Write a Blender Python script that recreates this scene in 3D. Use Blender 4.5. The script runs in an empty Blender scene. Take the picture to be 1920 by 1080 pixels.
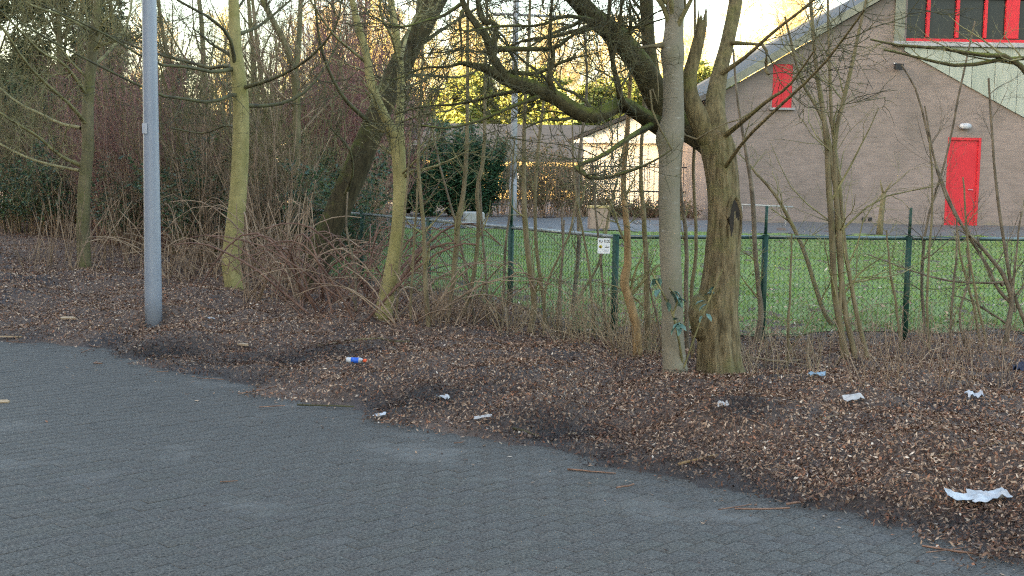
import bpy, math
import numpy as np
from mathutils import Matrix, Vector

# ------------------------------------------------------------------ camera, sky, sun, exposure
SC = bpy.context.scene
COL = SC.collection
R_ = math.radians
F = 2249.0                       # focal length in pixels of the 1920 px wide photograph
EYE = 1.8
PITCH, ROLL = 0.0975, 0.016
CAMROT = Matrix.Rotation(math.pi / 2 - PITCH, 3, 'X') @ Matrix.Rotation(ROLL, 3, 'Z')
cam_data = bpy.data.cameras.new('camera')
cam_data.sensor_width = 36.0
cam_data.lens = F / 1920.0 * 36.0
cam_data.clip_end = 2000.0
cam_data.clip_start = 0.05
cam = bpy.data.objects.new('camera', cam_data)
COL.objects.link(cam)
cam.matrix_world = Matrix.Translation((0, 0, EYE)) @ CAMROT.to_4x4()
SC.camera = cam

SUN_EL = R_(11.5)
SUN_AZ = R_(-116.0)              # from +Y towards +X : the low sun stands to the left and behind
world = bpy.data.worlds.new('World')
SC.world = world
world.use_nodes = True
wn = world.node_tree
bg = wn.nodes['Background']
sky = wn.nodes.new('ShaderNodeTexSky')
sky.sky_type = 'NISHITA'
sky.sun_disc = False
sky.sun_elevation = SUN_EL
sky.sun_rotation = SUN_AZ
sky.air_density = 1.0
sky.dust_density = 2.3
sky.ozone_density = 0.0
wn.links.new(sky.outputs[0], bg.inputs[0])
bg.inputs[1].default_value = 0.15
sun_data = bpy.data.lights.new('sun', 'SUN')
sun_data.energy = 5.0
sun_data.angle = R_(0.5)
sun_data.color = (1.0, 0.80, 0.52)
sun = bpy.data.objects.new('sun', sun_data)
COL.objects.link(sun)
to_sun = Vector((math.sin(SUN_AZ) * math.cos(SUN_EL), math.cos(SUN_AZ) * math.cos(SUN_EL), math.sin(SUN_EL)))
sun.rotation_euler = to_sun.to_track_quat('Z', 'Y').to_euler()
SC.view_settings.view_transform = 'Standard'
SC.view_settings.look = 'None'
SC.view_settings.gamma = 1.0
SC.view_settings.use_curve_mapping = False
SC.view_settings.exposure = 2.85
SC.cycles.use_denoising = False
SC.cycles.filter_width = 1.2
SC.cycles.max_bounces = 6
SC.cycles.diffuse_bounces = 3
SC.cycles.glossy_bounces = 2

# ------------------------------------------------------------------ small maths
CR = np.array(CAMROT)
rng0 = np.random.default_rng(7)


def ray(u, v):
    return CR @ np.array([(u - 960.0) / F, -(v - 540.0) / F, -1.0])


def at(u, v, Y):
    d = ray(u, v)
    p = d * (Y / d[1])
    return np.array([p[0], p[1], p[2] + EYE])


def sstep(a, b, x):
    t = np.clip((x - a) / (b - a), 0, 1)
    return t * t * (3 - 2 * t)


def _hash(ix, iy, seed):
    h = (ix.astype(np.int64) * 374761393 + iy.astype(np.int64) * 668265263 + seed * 1442695041) & 0x7fffffff
    h = ((h ^ (h >> 13)) * 1274126177) & 0x7fffffff
    h = (h ^ (h >> 16)) & 0xffff
    return h / 65535.0


def vnoise(x, y, seed=0):
    x = np.asarray(x, float); y = np.asarray(y, float)
    ix = np.floor(x); iy = np.floor(y)
    fx = x - ix; fy = y - iy
    fx = fx * fx * (3 - 2 * fx); fy = fy * fy * (3 - 2 * fy)
    a = _hash(ix, iy, seed); b = _hash(ix + 1, iy, seed)
    c = _hash(ix, iy + 1, seed); d = _hash(ix + 1, iy + 1, seed)
    return (a * (1 - fx) + b * fx) * (1 - fy) + (c * (1 - fx) + d * fx) * fy


def flat(u, v, z=0.0):
    d = ray(u, v)
    t = (z - EYE) / d[2]
    return np.array([d[0] * t, d[1] * t])


# road edge, from its course over the ground
EDGE = [flat(*p) for p in ((0, 641), (170, 656), (300, 690), (420, 716), (560, 752), (700, 786), (860, 812), (1010, 842),
                           (1150, 868), (1330, 905), (1500, 940), (1660, 990), (1800, 1020), (1930, 1062))]
e0, e1 = EDGE[0], EDGE[-1]
EDGE = [e0 + np.array([-60.0, 26.0]), e0 + np.array([-6.0, 3.4])] + EDGE + [e1 + np.array([3.2, -2.9]), e1 + np.array([60.0, -58.0])]
EDGE = np.array(EDGE)


def edist(x, y):
    x = np.asarray(x, float); y = np.asarray(y, float)
    return edist0(x, y) + .26 * (vnoise(x * 1.5 + 3, y * 1.5, 61) - .5) + .2 * (vnoise(x * 4.3, y * 4.3, 62) - .5)


def edist0(x, y):
    """distance from the road edge, positive on the verge side"""
    x = np.asarray(x, float); y = np.asarray(y, float)
    best = np.full(x.shape, 1e9); sg = np.ones(x.shape)
    for a, b in zip(EDGE[:-1], EDGE[1:]):
        d = b - a; L2 = d @ d
        t = np.clip(((x - a[0]) * d[0] + (y - a[1]) * d[1]) / L2, 0, 1)
        qx = x - a[0] - t * d[0]; qy = y - a[1] - t * d[1]
        dd = np.hypot(qx, qy)
        s = np.sign(d[0] * qy - d[1] * qx)
        m = dd < best
        best = np.where(m, dd, best); sg = np.where(m, s, sg)
    return best * sg


HUMPS = [(flat(1362, 838), .36, .22, .17), (flat(1250, 770), .5, .25, .07), (flat(1120, 800), .25, .2, .06), (flat(330, 640), .5, .35, .06),
         (flat(870, 770), .35, .18, .06), (flat(1560, 800), .6, .3, .06)]
DENTS = [(flat(770, 772), .5, .22, .07), (flat(1050, 822), .4, .24, .08), (flat(540, 690), .8, .35, .06), (flat(1392, 842), .17, .10, .10), (flat(300, 672), .5, .25, .05)]


def zg(x, y):
    x = np.asarray(x, float); y = np.asarray(y, float)
    d = edist(x, y)
    h = (.08 * sstep(-.02, .4, d) + .10 * sstep(.2, 1.5, d)) * (1 - .7 * sstep(2.8, 5.2, d))
    n = (vnoise(x * 1.3, y * 1.3, 1) - .5) * .20 + (vnoise(x * 3.1, y * 3.1, 2) - .5) * .13 + (vnoise(x * 6.5, y * 6.5, 3) - .5) * .03
    h = h + n * sstep(0, .8, d) * (1 - .6 * sstep(5, 8, d))
    for (c, sx, sy, a) in HUMPS:
        h = h + a * np.exp(-((x - c[0]) / sx) ** 2 - ((y - c[1]) / sy) ** 2)
    for (c, sx, sy, a) in DENTS:
        h = h - a * np.exp(-((x - c[0]) / sx) ** 2 - ((y - c[1]) / sy) ** 2) * sstep(.1, .5, h / .12)
    h = h + .45 * np.clip((y - 13.5) / 19.5, 0, 1)
    return np.where(d < 0, -.03 + 0 * h, np.maximum(h, -.01))


zg_exact = zg
GS = .09
_gx = np.arange(-16, 16.01, GS); _gy = np.arange(3.0, 35.01, GS)
_GX, _GY = np.meshgrid(_gx, _gy)
_GZ = zg_exact(_GX, _GY)


def zg(x, y):
    """terrain height as the mesh has it"""
    x = np.asarray(x, float); y = np.asarray(y, float)
    fx = (x + 16) / GS; fy = (y - 3.0) / GS
    ix = np.clip(np.floor(fx).astype(int), 0, len(_gx) - 2); iy = np.clip(np.floor(fy).astype(int), 0, len(_gy) - 2)
    tx = np.clip(fx - ix, 0, 1); ty = np.clip(fy - iy, 0, 1)
    z = (_GZ[iy, ix] * (1 - tx) + _GZ[iy, ix + 1] * tx) * (1 - ty) + (_GZ[iy + 1, ix] * (1 - tx) + _GZ[iy + 1, ix + 1] * tx) * ty
    inside = (x > -16) & (x < 15.9) & (y > 3) & (y < 34.9)
    return np.where(inside, z, np.where(edist0(x, y) < 0, -.03, .45 * np.clip((y - 13.5) / 19.5, 0, 1)))


def wet_and_shade(x, y):  # damp along the road edge, plus shade painted into the hollows
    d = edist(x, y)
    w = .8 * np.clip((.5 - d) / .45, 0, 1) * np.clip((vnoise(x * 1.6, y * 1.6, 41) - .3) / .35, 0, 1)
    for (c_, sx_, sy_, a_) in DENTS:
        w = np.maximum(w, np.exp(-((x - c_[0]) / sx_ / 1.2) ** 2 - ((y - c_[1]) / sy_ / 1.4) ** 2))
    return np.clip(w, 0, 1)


def gpt(u, v):
    """point of the terrain seen at a pixel"""
    d = ray(u, v)
    t = np.arange(3.5, 70, .02) / d[1]
    x, y, z = d[0] * t, d[1] * t, EYE + d[2] * t
    k = int(np.argmax(z <= np.maximum(zg(x, y), 0)))
    return np.array([x[k], y[k], max(float(zg(x[k], y[k])), 0)])


def nrm(a):
    return a / np.maximum(np.linalg.norm(a, axis=-1, keepdims=True), 1e-9)


# ------------------------------------------------------------------ object helpers
def tag(o, label=None, cat=None, group=None, kind=None):
    if label: o['label'] = label
    if cat: o['category'] = cat
    if group: o['group'] = group
    if kind: o['kind'] = kind
    return o


def empty(name, loc=(0, 0, 0), rz=0.0, parent=None):
    o = bpy.data.objects.new(name, None)
    o.location = loc; o.rotation_euler = (0, 0, rz)
    o.empty_display_size = .1
    COL.objects.link(o)
    if parent: o.parent = parent
    return o


def link(name, me, mat=None, parent=None, loc=None, rot=None):
    o = bpy.data.objects.new(name, me)
    COL.objects.link(o)
    if mat is not None and not me.materials:
        me.materials.append(mat)
    if parent is not None: o.parent = parent
    if loc is not None: o.location = loc
    if rot is not None: o.rotation_euler = rot
    return o


def mesh_arrays(name, V, Q, col=None, smooth=False):
    V = np.asarray(V, np.float32).reshape(-1, 3); Q = np.asarray(Q, np.int32)
    me = bpy.data.meshes.new(name)
    k = Q.shape[1]
    me.vertices.add(len(V)); me.vertices.foreach_set('co', V.ravel())
    me.loops.add(Q.size); me.loops.foreach_set('vertex_index', Q.ravel())
    me.polygons.add(len(Q)); me.polygons.foreach_set('loop_start', np.arange(0, Q.size, k, dtype=np.int32))
    if smooth:
        me.polygons.foreach_set('use_smooth', np.ones(len(Q), bool))
    if col is not None:
        a = me.attributes.new('col', 'FLOAT_COLOR', 'POINT')
        c = np.ones((len(V), 4), np.float32); c[:, :3] = col
        a.data.foreach_set('color', c.ravel())
    me.update(calc_edges=True)
    me.validate()
    return me


class MB:
    """collects boxes, prisms and tubes into one mesh"""
    def __init__(s): s.v = []; s.f = []

    def box(s, c, size, rz=0.0, bev=0.0):
        cx, cy, cz = c; sx, sy, sz = (q / 2 for q in size)
        b = len(s.v); ca, sa = math.cos(rz), math.sin(rz)
        if bev <= 0:
            loc = [(x, y, z) for z in (-sz, sz) for x, y in ((-sx, -sy), (sx, -sy), (sx, sy), (-sx, sy))]
            fs = [(3, 2, 1, 0), (4, 5, 6, 7), (0, 1, 5, 4), (1, 2, 6, 5), (2, 3, 7, 6), (3, 0, 4, 7)]
        else:
            r = bev
            ring = [(-sx + r, -sy), (sx - r, -sy), (sx, -sy + r), (sx, sy - r), (sx - r, sy), (-sx + r, sy), (-sx, sy - r), (-sx, -sy + r)]
            inn = [(x * (1 - r / sx), y * (1 - r / sy)) for x, y in ring]
            loc = [(x, y, -sz) for x, y in ring] + [(x, y, sz - r) for x, y in ring] + [(x, y, sz) for x, y in inn]
            fs = [tuple(range(7, -1, -1)), tuple(range(16, 24))]
            for k in range(8):
                j = (k + 1) % 8
                fs += [(k, j, 8 + j, 8 + k), (8 + k, 8 + j, 16 + j, 16 + k)]
        for x, y, z in loc:
            s.v.append((cx + x * ca - y * sa, cy + x * sa + y * ca, cz + z))
        s.f += [tuple(b + i for i in f) for f in fs]
        return s

    def prism(s, poly, axis_vec):
        """closed polygon (3-D points) extruded along axis_vec"""
        b = len(s.v); n = len(poly); a = np.array(axis_vec, float)
        s.v += [tuple(p) for p in poly] + [tuple(np.array(p, float) + a) for p in poly]
        s.f += [tuple(b + i for i in range(n)), tuple(b + n + i for i in range(n - 1, -1, -1))]
        for i in range(n):
            j = (i + 1) % n
            s.f.append((b + i, b + n + i, b + n + j, b + j))
        return s

    def tube(s, pts, rad, k=10, cap=True):
        V, Q = tubes([(np.array([pts], float), np.array([rad if hasattr(rad, '__len__') else [rad] * len(pts)], float), k)])
        b = len(s.v)
        s.v += [tuple(p) for p in V]; s.f += [tuple(b + int(i) for i in q) for q in Q]
        if cap:
            n = len(pts)
            s.f += [tuple(b + i for i in range(k - 1, -1, -1)), tuple(b + (n - 1) * k + i for i in range(k))]
        return s

    def build(s, name, mat, parent=None, smooth=False, loc=None, rot=None):
        me = bpy.data.meshes.new(name)
        me.from_pydata(s.v, [], s.f)
        if smooth:
            me.polygons.foreach_set('use_smooth', np.ones(len(me.polygons), bool))
        me.update()
        return link(name, me, mat, parent, loc, rot)


def tubes(parts):
    """parts: list of (P (M,n,3), R (M,n), sides) -> one vertex and one quad array"""
    VV, QQ, off = [], [], 0
    for P, R, k in parts:
        P = np.asarray(P, float); R = np.asarray(R, float)
        M, n, _ = P.shape
        if M == 0: continue
        T = np.empty_like(P)
        T[:, 1:-1] = P[:, 2:] - P[:, :-2]; T[:, 0] = P[:, 1] - P[:, 0]; T[:, -1] = P[:, -1] - P[:, -2]
        T = nrm(T)
        avg = nrm(P[:, -1] - P[:, 0])
        ref = np.where((np.abs(avg[:, 2]) > .7)[:, None], np.array([0., 1., 0.]), np.array([0., 0., 1.]))
        A = nrm(np.cross(np.broadcast_to(ref[:, None, :], T.shape), T)); B = np.cross(T, A)
        ang = np.arange(k) * 2 * np.pi / k
        V = P[:, :, None, :] + R[:, :, None, None] * (A[:, :, None, :] * np.cos(ang)[None, None, :, None] + B[:, :, None, :] * np.sin(ang)[None, None, :, None])
        idx = np.arange(M * n * k).reshape(M, n, k)
        a = idx[:, :-1, :]; b = np.roll(a, -1, axis=2); c = np.roll(idx[:, 1:, :], -1, axis=2); d = idx[:, 1:, :]
        Q = np.stack([a, b, c, d], -1).reshape(-1, 4)
        VV.append(V.reshape(-1, 3)); QQ.append(Q + off); off += M * n * k
    return np.concatenate(VV), np.concatenate(QQ)


def tube_obj(name, parts, mat, parent=None, loc=None, smooth=True):
    V, Q = tubes(parts)
    return link(name, mesh_arrays(name, V, Q, smooth=smooth), mat, parent, loc)


def kids(rng, P, R, n_per, length, rad, ang, npts=4, curve=.22, up=0., tmin=.2, tmax=1., taper=.3, minr=.0015, fall=.45):
    """side branches of a set of polylines, all at once"""
    M, n, _ = P.shape
    K = int(M * n_per)
    idx = rng.integers(0, M, K) if n_per < 1 else np.repeat(np.arange(M), int(n_per))
    K = len(idx)
    tt = rng.uniform(tmin, tmax, K); t = tt * (n - 1)
    i = np.clip(np.floor(t).astype(int), 0, n - 2); f = (t - i)[:, None]
    pos = P[idx, i] * (1 - f) + P[idx, i + 1] * f
    tan = nrm(P[idx, i + 1] - P[idx, i])
    r0 = R[idx, i] * (1 - f[:, 0]) + R[idx, i + 1] * f[:, 0]
    rv = rng.normal(size=(K, 3)); perp = nrm(rv - (rv * tan).sum(1, keepdims=True) * tan)
    a = rng.uniform(ang[0], ang[1], K)[:, None]
    d = np.cos(a) * tan + np.sin(a) * perp
    d[:, 2] += up; d = nrm(d)
    L = rng.uniform(length[0], length[1], K) * (1 - fall * tt)
    out = np.empty((K, npts, 3)); out[:, 0] = pos
    for j in range(1, npts):
        d = d + rng.normal(size=(K, 3)) * curve; d[:, 2] += up * .35; d = nrm(d)
        out[:, j] = out[:, j - 1] + d * (L / (npts - 1))[:, None]
    rr = np.maximum(r0 * rad, minr)
    Rk = rr[:, None] * (1 - (1 - taper) * np.linspace(0, 1, npts))[None, :]
    return out, np.maximum(Rk, minr * .6)


def spline(pts, n):
    """Catmull-Rom through points (any columns), n samples"""
    p = np.array(pts, float)
    if len(p) == 2:
        t = np.linspace(0, 1, n)[:, None]
        return p[0] * (1 - t) + p[1] * t
    p = np.vstack([2 * p[0] - p[1], p, 2 * p[-1] - p[-2]])
    m = len(p) - 3
    s = np.linspace(0, m, n); i = np.minimum(s.astype(int), m - 1); t = (s - i)[:, None]
    a, b, c, d = p[i], p[i + 1], p[i + 2], p[i + 3]
    return .5 * (2 * b + (c - a) * t + (2 * a - 5 * b + 4 * c - d) * t ** 2 + (3 * b - a - 3 * c + d) * t ** 3)


def limb(px, Y, n=16, thin=1.0):
    """px: list of (u, v, width_px[, depth offset]) -> polyline (1,n,3), radii (1,n)"""
    rows = []
    for q in px:
        yy = Y + (q[3] if len(q) > 3 else 0.0)
        p = at(q[0], q[1], yy)
        rows.append((*p, q[2] * .5 * thin * yy / F))
    s = spline(rows, n)
    return s[None, :, :3], np.maximum(s[None, :, 3], .002)


def cat(*prs):
    """concatenate (P,R) pairs with the same number of points"""
    return np.concatenate([p[0] for p in prs]), np.concatenate([p[1] for p in prs])


# ------------------------------------------------------------------ materials
MATS = {}


def new_mat(name):
    m = bpy.data.materials.new(name); m.use_nodes = True
    nt = m.node_tree; b = nt.nodes['Principled BSDF']
    MATS[name] = m
    return m, nt, b


def N(nt, t, **kw):
    n = nt.nodes.new(t)
    for k, v in kw.items():
        if k in n.inputs: n.inputs[k].default_value = v
        else: setattr(n, k, v)
    return n


def mixc(nt, fac, a, b):
    m = N(nt, 'ShaderNodeMix', data_type='RGBA')
    for sock, val in ((m.inputs[0], fac), (m.inputs[6], a), (m.inputs[7], b)):
        if hasattr(val, 'is_output'): nt.links.new(val, sock)
        else: sock.default_value = val if not isinstance(val, tuple) else (*val, 1.0)[:4]
    return m.outputs[2]


def ramp(nt, src, lo, hi):
    r = N(nt, 'ShaderNodeMapRange'); nt.links.new(src, r.inputs[0])
    r.inputs[1].default_value = lo; r.inputs[2].default_value = hi
    return r.outputs[0]


def noise(nt, scale, detail=4., rough=.6, coord='Object', stretch=None):
    tc = N(nt, 'ShaderNodeTexCoord'); src = tc.outputs[coord]
    if coord == 'World':
        pass
    if stretch:
        mp = N(nt, 'ShaderNodeMapping'); mp.inputs['Scale'].default_value = stretch
        nt.links.new(src, mp.inputs[0]); src = mp.outputs[0]
    n = N(nt, 'ShaderNodeTexNoise', Scale=scale, Detail=detail, Roughness=rough)
    nt.links.new(src, n.inputs['Vector'])
    return n.outputs['Fac']


def bump(nt, b, h, strength=.4, dist=.01):
    bp = N(nt, 'ShaderNodeBump'); bp.inputs['Strength'].default_value = strength; bp.inputs['Distance'].default_value = dist
    nt.links.new(h, bp.inputs['Height']); nt.links.new(bp.outputs[0], b.inputs['Normal'])


def simple(name, c1, c2=None, scale=8., rough=.8, lo=.35, hi=.65, bmp=0., metal=0., spec=.3, stretch=None, bdist=.005):
    m, nt, b = new_mat(name)
    b.inputs['Roughness'].default_value = rough; b.inputs['Metallic'].default_value = metal
    b.inputs['Specular IOR Level'].default_value = spec
    if c2 is None:
        b.inputs['Base Color'].default_value = (*c1, 1)
    else:
        f = noise(nt, scale, stretch=stretch)
        nt.links.new(mixc(nt, ramp(nt, f, lo, hi), c1, c2), b.inputs['Base Color'])
        if bmp: bump(nt, b, f, bmp, bdist)
    return m


def bark(name, c1, c2, moss=None, moss_lo=.5, moss_hi=.7, scale=14., stretch=(1, 1, .25), bmp=.6, bdist=.012, top=0., spots=None):
    m, nt, b = new_mat(name)
    b.inputs['Roughness'].default_value = .9; b.inputs['Specular IOR Level'].default_value = .15
    f = noise(nt, scale, 6, .65, stretch=stretch)
    c = mixc(nt, ramp(nt, f, .32, .66), c1, c2)
    if moss:
        g = noise(nt, 3.2, 5, .7)
        if top:
            ge = N(nt, 'ShaderNodeNewGeometry'); sx = N(nt, 'ShaderNodeSeparateXYZ')
            nt.links.new(ge.outputs['Normal'], sx.inputs[0])
            ma = N(nt, 'ShaderNodeMath', operation='MULTIPLY_ADD'); nt.links.new(sx.outputs[2], ma.inputs[0])
            ma.inputs[1].default_value = top; nt.links.new(g, ma.inputs[2]); g = ma.outputs[0]
        c = mixc(nt, ramp(nt, g, moss_lo, moss_hi), c, moss)
    if spots:
        s = noise(nt, 11, 4, .7, stretch=(1, 1, 3.5))
        c = mixc(nt, ramp(nt, s, .60, .70), c, spots)
    nt.links.new(c, b.inputs['Base Color'])
    bump(nt, b, f, bmp, bdist)
    return m


def attr_mat(name, rough=.85, spec=.2, trans=0.):
    m, nt, b = new_mat(name)
    a = N(nt, 'ShaderNodeAttribute', attribute_name='col')
    nt.links.new(a.outputs['Color'], b.inputs['Base Color'])
    b.inputs['Roughness'].default_value = rough; b.inputs['Specular IOR Level'].default_value = spec
    if trans:
        out = nt.nodes['Material Output']
        t = N(nt, 'ShaderNodeBsdfTranslucent'); nt.links.new(a.outputs['Color'], t.inputs['Color'])
        mx = N(nt, 'ShaderNodeMixShader'); mx.inputs[0].default_value = trans
        nt.links.new(b.outputs[0], mx.inputs[1]); nt.links.new(t.outputs[0], mx.inputs[2]); nt.links.new(mx.outputs[0], out.inputs[0])
    return m


M_algae = bark('algae bark', (.20, .172, .072), (.33, .282, .125), (.175, .162, .048), .45, .8, scale=9, stretch=(1, 1, .5), bmp=.35, bdist=.006, spots=(.10, .09, .05))
M_algae_dark = bark('dark algae bark', (.09, .078, .045), (.19, .16, .09), (.11, .11, .035), .45, .75, scale=10, bmp=.4)
M_brown = bark('furrowed bark', (.055, .04, .02), (.25, .19, .105), (.15, .14, .055), .48, .75, scale=34, stretch=(1, 1, .16), bmp=1., bdist=.03)
M_limb = bark('mossy limb bark', (.035, .03, .016), (.095, .08, .04), (.12, .14, .02), .55, .95, scale=20, stretch=(1, 1, .6), bmp=.7, top=.32)
M_fork = bark('olive brown bark', (.07, .055, .028), (.22, .17, .085), (.13, .125, .04), .5, .8, scale=30, stretch=(1, 1, .3), bmp=.8, bdist=.015)
M_lean = bark('dark mossy bark', (.022, .018, .010), (.065, .052, .028), (.075, .095, .016), .52, .85, scale=18, stretch=(1, 1, .4), bmp=.8, top=.25)
M_grey = bark('smooth grey bark', (.165, .145, .105), (.235, .205, .15), (.15, .145, .085), .5, .8, scale=5, stretch=(1, 1, .4), bmp=.15, bdist=.004, spots=(.32, .30, .25))
M_twig_dark = simple('dark mossy twig', (.045, .038, .022), (.10, .095, .04), 6)
M_twig_olive = simple('olive twig', (.12, .105, .045), (.27, .235, .105), 5)
M_twig_brown = simple('brown twig', (.14, .092, .06), (.33, .235, .155), 5)
M_twig_red = simple('reddish twig', (.17, .075, .07), (.30, .16, .135), 5)
M_cane = simple('bramble cane', (.10, .052, .038), (.21, .122, .085), 5)
M_stem = simple('dark stem bark', (.075, .057, .038), (.19, .15, .10), 9., bmp=.2)
M_twig_tan = simple('tan stem', (.17, .125, .075), (.33, .25, .155), 6)
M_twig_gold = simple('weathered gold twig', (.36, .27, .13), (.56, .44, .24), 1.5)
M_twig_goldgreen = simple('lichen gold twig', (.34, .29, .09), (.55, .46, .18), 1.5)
M_sap = bark('sapling bark', (.10, .078, .045), (.225, .18, .105), (.13, .125, .04), .5, .75, scale=18, bmp=.3, bdist=.004)
M_sap_orange = bark('orange sapling bark', (.17, .105, .05), (.36, .245, .125), (.18, .16, .06), .55, .8, scale=18, bmp=.4, bdist=.005)
M_leaf = attr_mat('fallen leaves', .9, .12)
M_grass = attr_mat('grass blades', .75, .2, .25)
M_ever = attr_mat('evergreen leaves', .55, .35, .15)
M_paver = None
M_steel = simple('grey lamp post paint', (.215, .235, .275), (.245, .265, .305), 3., rough=.42, spec=.5)
M_green = simple('dark green fence paint', (.008, .034, .022), (.016, .055, .036), 20., rough=.5, spec=.3)
M_railm = simple('weathered rail coating', (.12, .15, .145), (.26, .28, .275), 14., rough=.3, spec=.7)
M_railg = simple('green rail coating', (.014, .04, .034), (.03, .065, .055), 14., rough=.26, spec=.9)
M_wire = simple('green wire', (.02, .045, .03), None, rough=.5)
M_white = simple('white plastic', (.50, .51, .53), (.36, .37, .40), 9., rough=.5, bmp=.2)
M_paper = simple('soiled paper', (.45, .43, .42), (.30, .28, .26), 16., rough=.85)
M_black = simple('black print', (.015, .015, .018))
M_yellow = simple('yellow print', (.6, .5, .05))
M_greyp = simple('grey print', (.38, .39, .43))
M_blue = simple('blue plastic label', (.03, .12, .55), rough=.35)
M_orange = simple('orange plastic cap', (.75, .10, .03), rough=.4)
M_red = simple('red paint', (.46, .016, .026), (.53, .024, .034), 3.5, rough=.45)
M_concrete = simple('concrete', (.30, .29, .27), (.40, .39, .36), 7., bmp=.2)
M_fascia = simple('pale grey green fascia', (.15, .155, .12), (.21, .215, .17), 2.5)
M_clad = simple('pale green cladding', (.27, .30, .245), (.34, .36, .305), 1.8, stretch=(3, 1, .5), rough=.5)
M_sill = simple('pale sill', (.36, .365, .375), (.26, .265, .28), 4.)
M_glass = simple('dark window glass', (.018, .022, .024), None, rough=.06, spec=.22)
M_rooft = simple('dark grey roof', (.020, .0205, .023), (.034, .035, .039), 3., stretch=(1, 4, 1), rough=.7)
M_cream = simple('cream render', (.74, .68, .55), (.80, .74, .62), 2.)
M_ochre = simple('ochre render', (.50, .36, .15), (.56, .42, .19), 2.)
M_wood = simple('pale cut wood', (.30, .21, .13), (.42, .31, .20), 30., stretch=(1, 1, 6))
M_stick = simple('brown stick', (.13, .07, .045), (.26, .15, .10), 20.)
M_iron = simple('black iron', (.015, .015, .016), rough=.5)
M_hollow_shade = simple('painted hollow shade', (.012, .009, .006), (.03, .02, .012), 30.)  # dark tone standing for the shade inside the trunk hollow


def mat_brick():
    m, nt, b = new_mat('brown brick')
    tc = N(nt, 'ShaderNodeTexCoord'); sp = N(nt, 'ShaderNodeSeparateXYZ'); cb = N(nt, 'ShaderNodeCombineXYZ')
    nt.links.new(tc.outputs['Object'], sp.inputs[0])
    nt.links.new(sp.outputs[0], cb.inputs[0]); nt.links.new(sp.outputs[2], cb.inputs[1])
    br = N(nt, 'ShaderNodeTexBrick'); br.inputs['Scale'].default_value = 1.0
    br.inputs['Brick Width'].default_value = .22; br.inputs['Row Height'].default_value = .066; br.inputs['Mortar Size'].default_value = .006
    br.inputs['Color1'].default_value = (.25, .205, .182, 1); br.inputs['Color2'].default_value = (.205, .167, .149, 1); br.inputs['Mortar'].default_value = (.24, .208, .188, 1)
    nt.links.new(cb.outputs[0], br.inputs['Vector'])
    f = noise(nt, .9, 6, .65)
    c = mixc(nt, ramp(nt, f, .3, .7), (.72, .70, .67), (1.1, 1.04, 1.02))
    mu = N(nt, 'ShaderNodeMix', data_type='RGBA', blend_type='MULTIPLY'); mu.inputs[0].default_value = 1
    nt.links.new(br.outputs['Color'], mu.inputs[6]); nt.links.new(c, mu.inputs[7])
    # algae grows on the lowest courses
    g = noise(nt, 2.2, 5, .7)
    ad = N(nt, 'ShaderNodeMath', operation='MULTIPLY_ADD'); nt.links.new(sp.outputs[2], ad.inputs[0]); ad.inputs[1].default_value = -1.1
    nt.links.new(g, ad.inputs[2])
    c2 = mixc(nt, ramp(nt, ad.outputs[0], -.15, .45), mu.outputs[2], (.20, .18, .075))
    nt.links.new(c2, b.inputs['Base Color']); b.inputs['Roughness'].default_value = .9
    bump(nt, b, br.outputs['Fac'], -.3, .006)
    return m


M_brick = mat_brick()


def mat_soil():
    m, nt, b = new_mat('leaf mould')
    f = noise(nt, 24, 8, .75); g = noise(nt, 1.3, 5, .6)
    c = mixc(nt, ramp(nt, f, .3, .7), (.05, .034, .026), (.19, .125, .09))
    c = mixc(nt, ramp(nt, g, .5, .7), c, (.05, .042, .042))
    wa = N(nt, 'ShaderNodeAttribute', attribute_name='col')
    c = mixc(nt, wa.outputs['Fac'], c, (.026, .023, .022))  # tint for the damp road edge and the painted shade of hollows
    nt.links.new(c, b.inputs['Base Color']); b.inputs['Roughness'].default_value = .85
    bump(nt, b, f, .8, .03)
    return m


def mat_lawn():
    m, nt, b = new_mat('lawn turf')
    f = noise(nt, 9, 8, .75); g = noise(nt, .6, 4, .6)
    c = mixc(nt, ramp(nt, f, .3, .7), (.11, .145, .04), (.19, .255, .08))
    c = mixc(nt, ramp(nt, g, .55, .8), c, (.15, .18, .06))
    nt.links.new(c, b.inputs['Base Color']); b.inputs['Roughness'].default_value = .9
    bump(nt, b, f, .8, .03)
    return m


def mat_asphalt(name, c1, c2, attr=False):
    m, nt, b = new_mat(name)
    f = noise(nt, 120, 3, .7, coord='Object')
    tc = N(nt, 'ShaderNodeNewGeometry')
    g = N(nt, 'ShaderNodeTexNoise', Scale=.9, Detail=6., Roughness=.62); nt.links.new(tc.outputs['Position'], g.inputs['Vector'])
    h = N(nt, 'ShaderNodeTexNoise', Scale=62., Detail=4., Roughness=.75); nt.links.new(tc.outputs['Position'], h.inputs['Vector'])
    c = mixc(nt, ramp(nt, h.outputs['Fac'], .36, .66), c1, c2)
    if attr:
        a = N(nt, 'ShaderNodeAttribute', attribute_name='col')
        mu = N(nt, 'ShaderNodeMix', data_type='RGBA', blend_type='MULTIPLY'); mu.inputs[0].default_value = 1
        nt.links.new(c, mu.inputs[6]); nt.links.new(a.outputs['Color'], mu.inputs[7]); c = mu.outputs[2]
    # dust and dried salt in patches
    c = mixc(nt, ramp(nt, g.outputs['Fac'], .56, .80), c, (.15, .140, .126))
    nt.links.new(c, b.inputs['Base Color']); b.inputs['Roughness'].default_value = .72
    b.inputs['Specular IOR Level'].default_value = .35
    bump(nt, b, h.outputs['Fac'], .45, .004)
    return m


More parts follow.
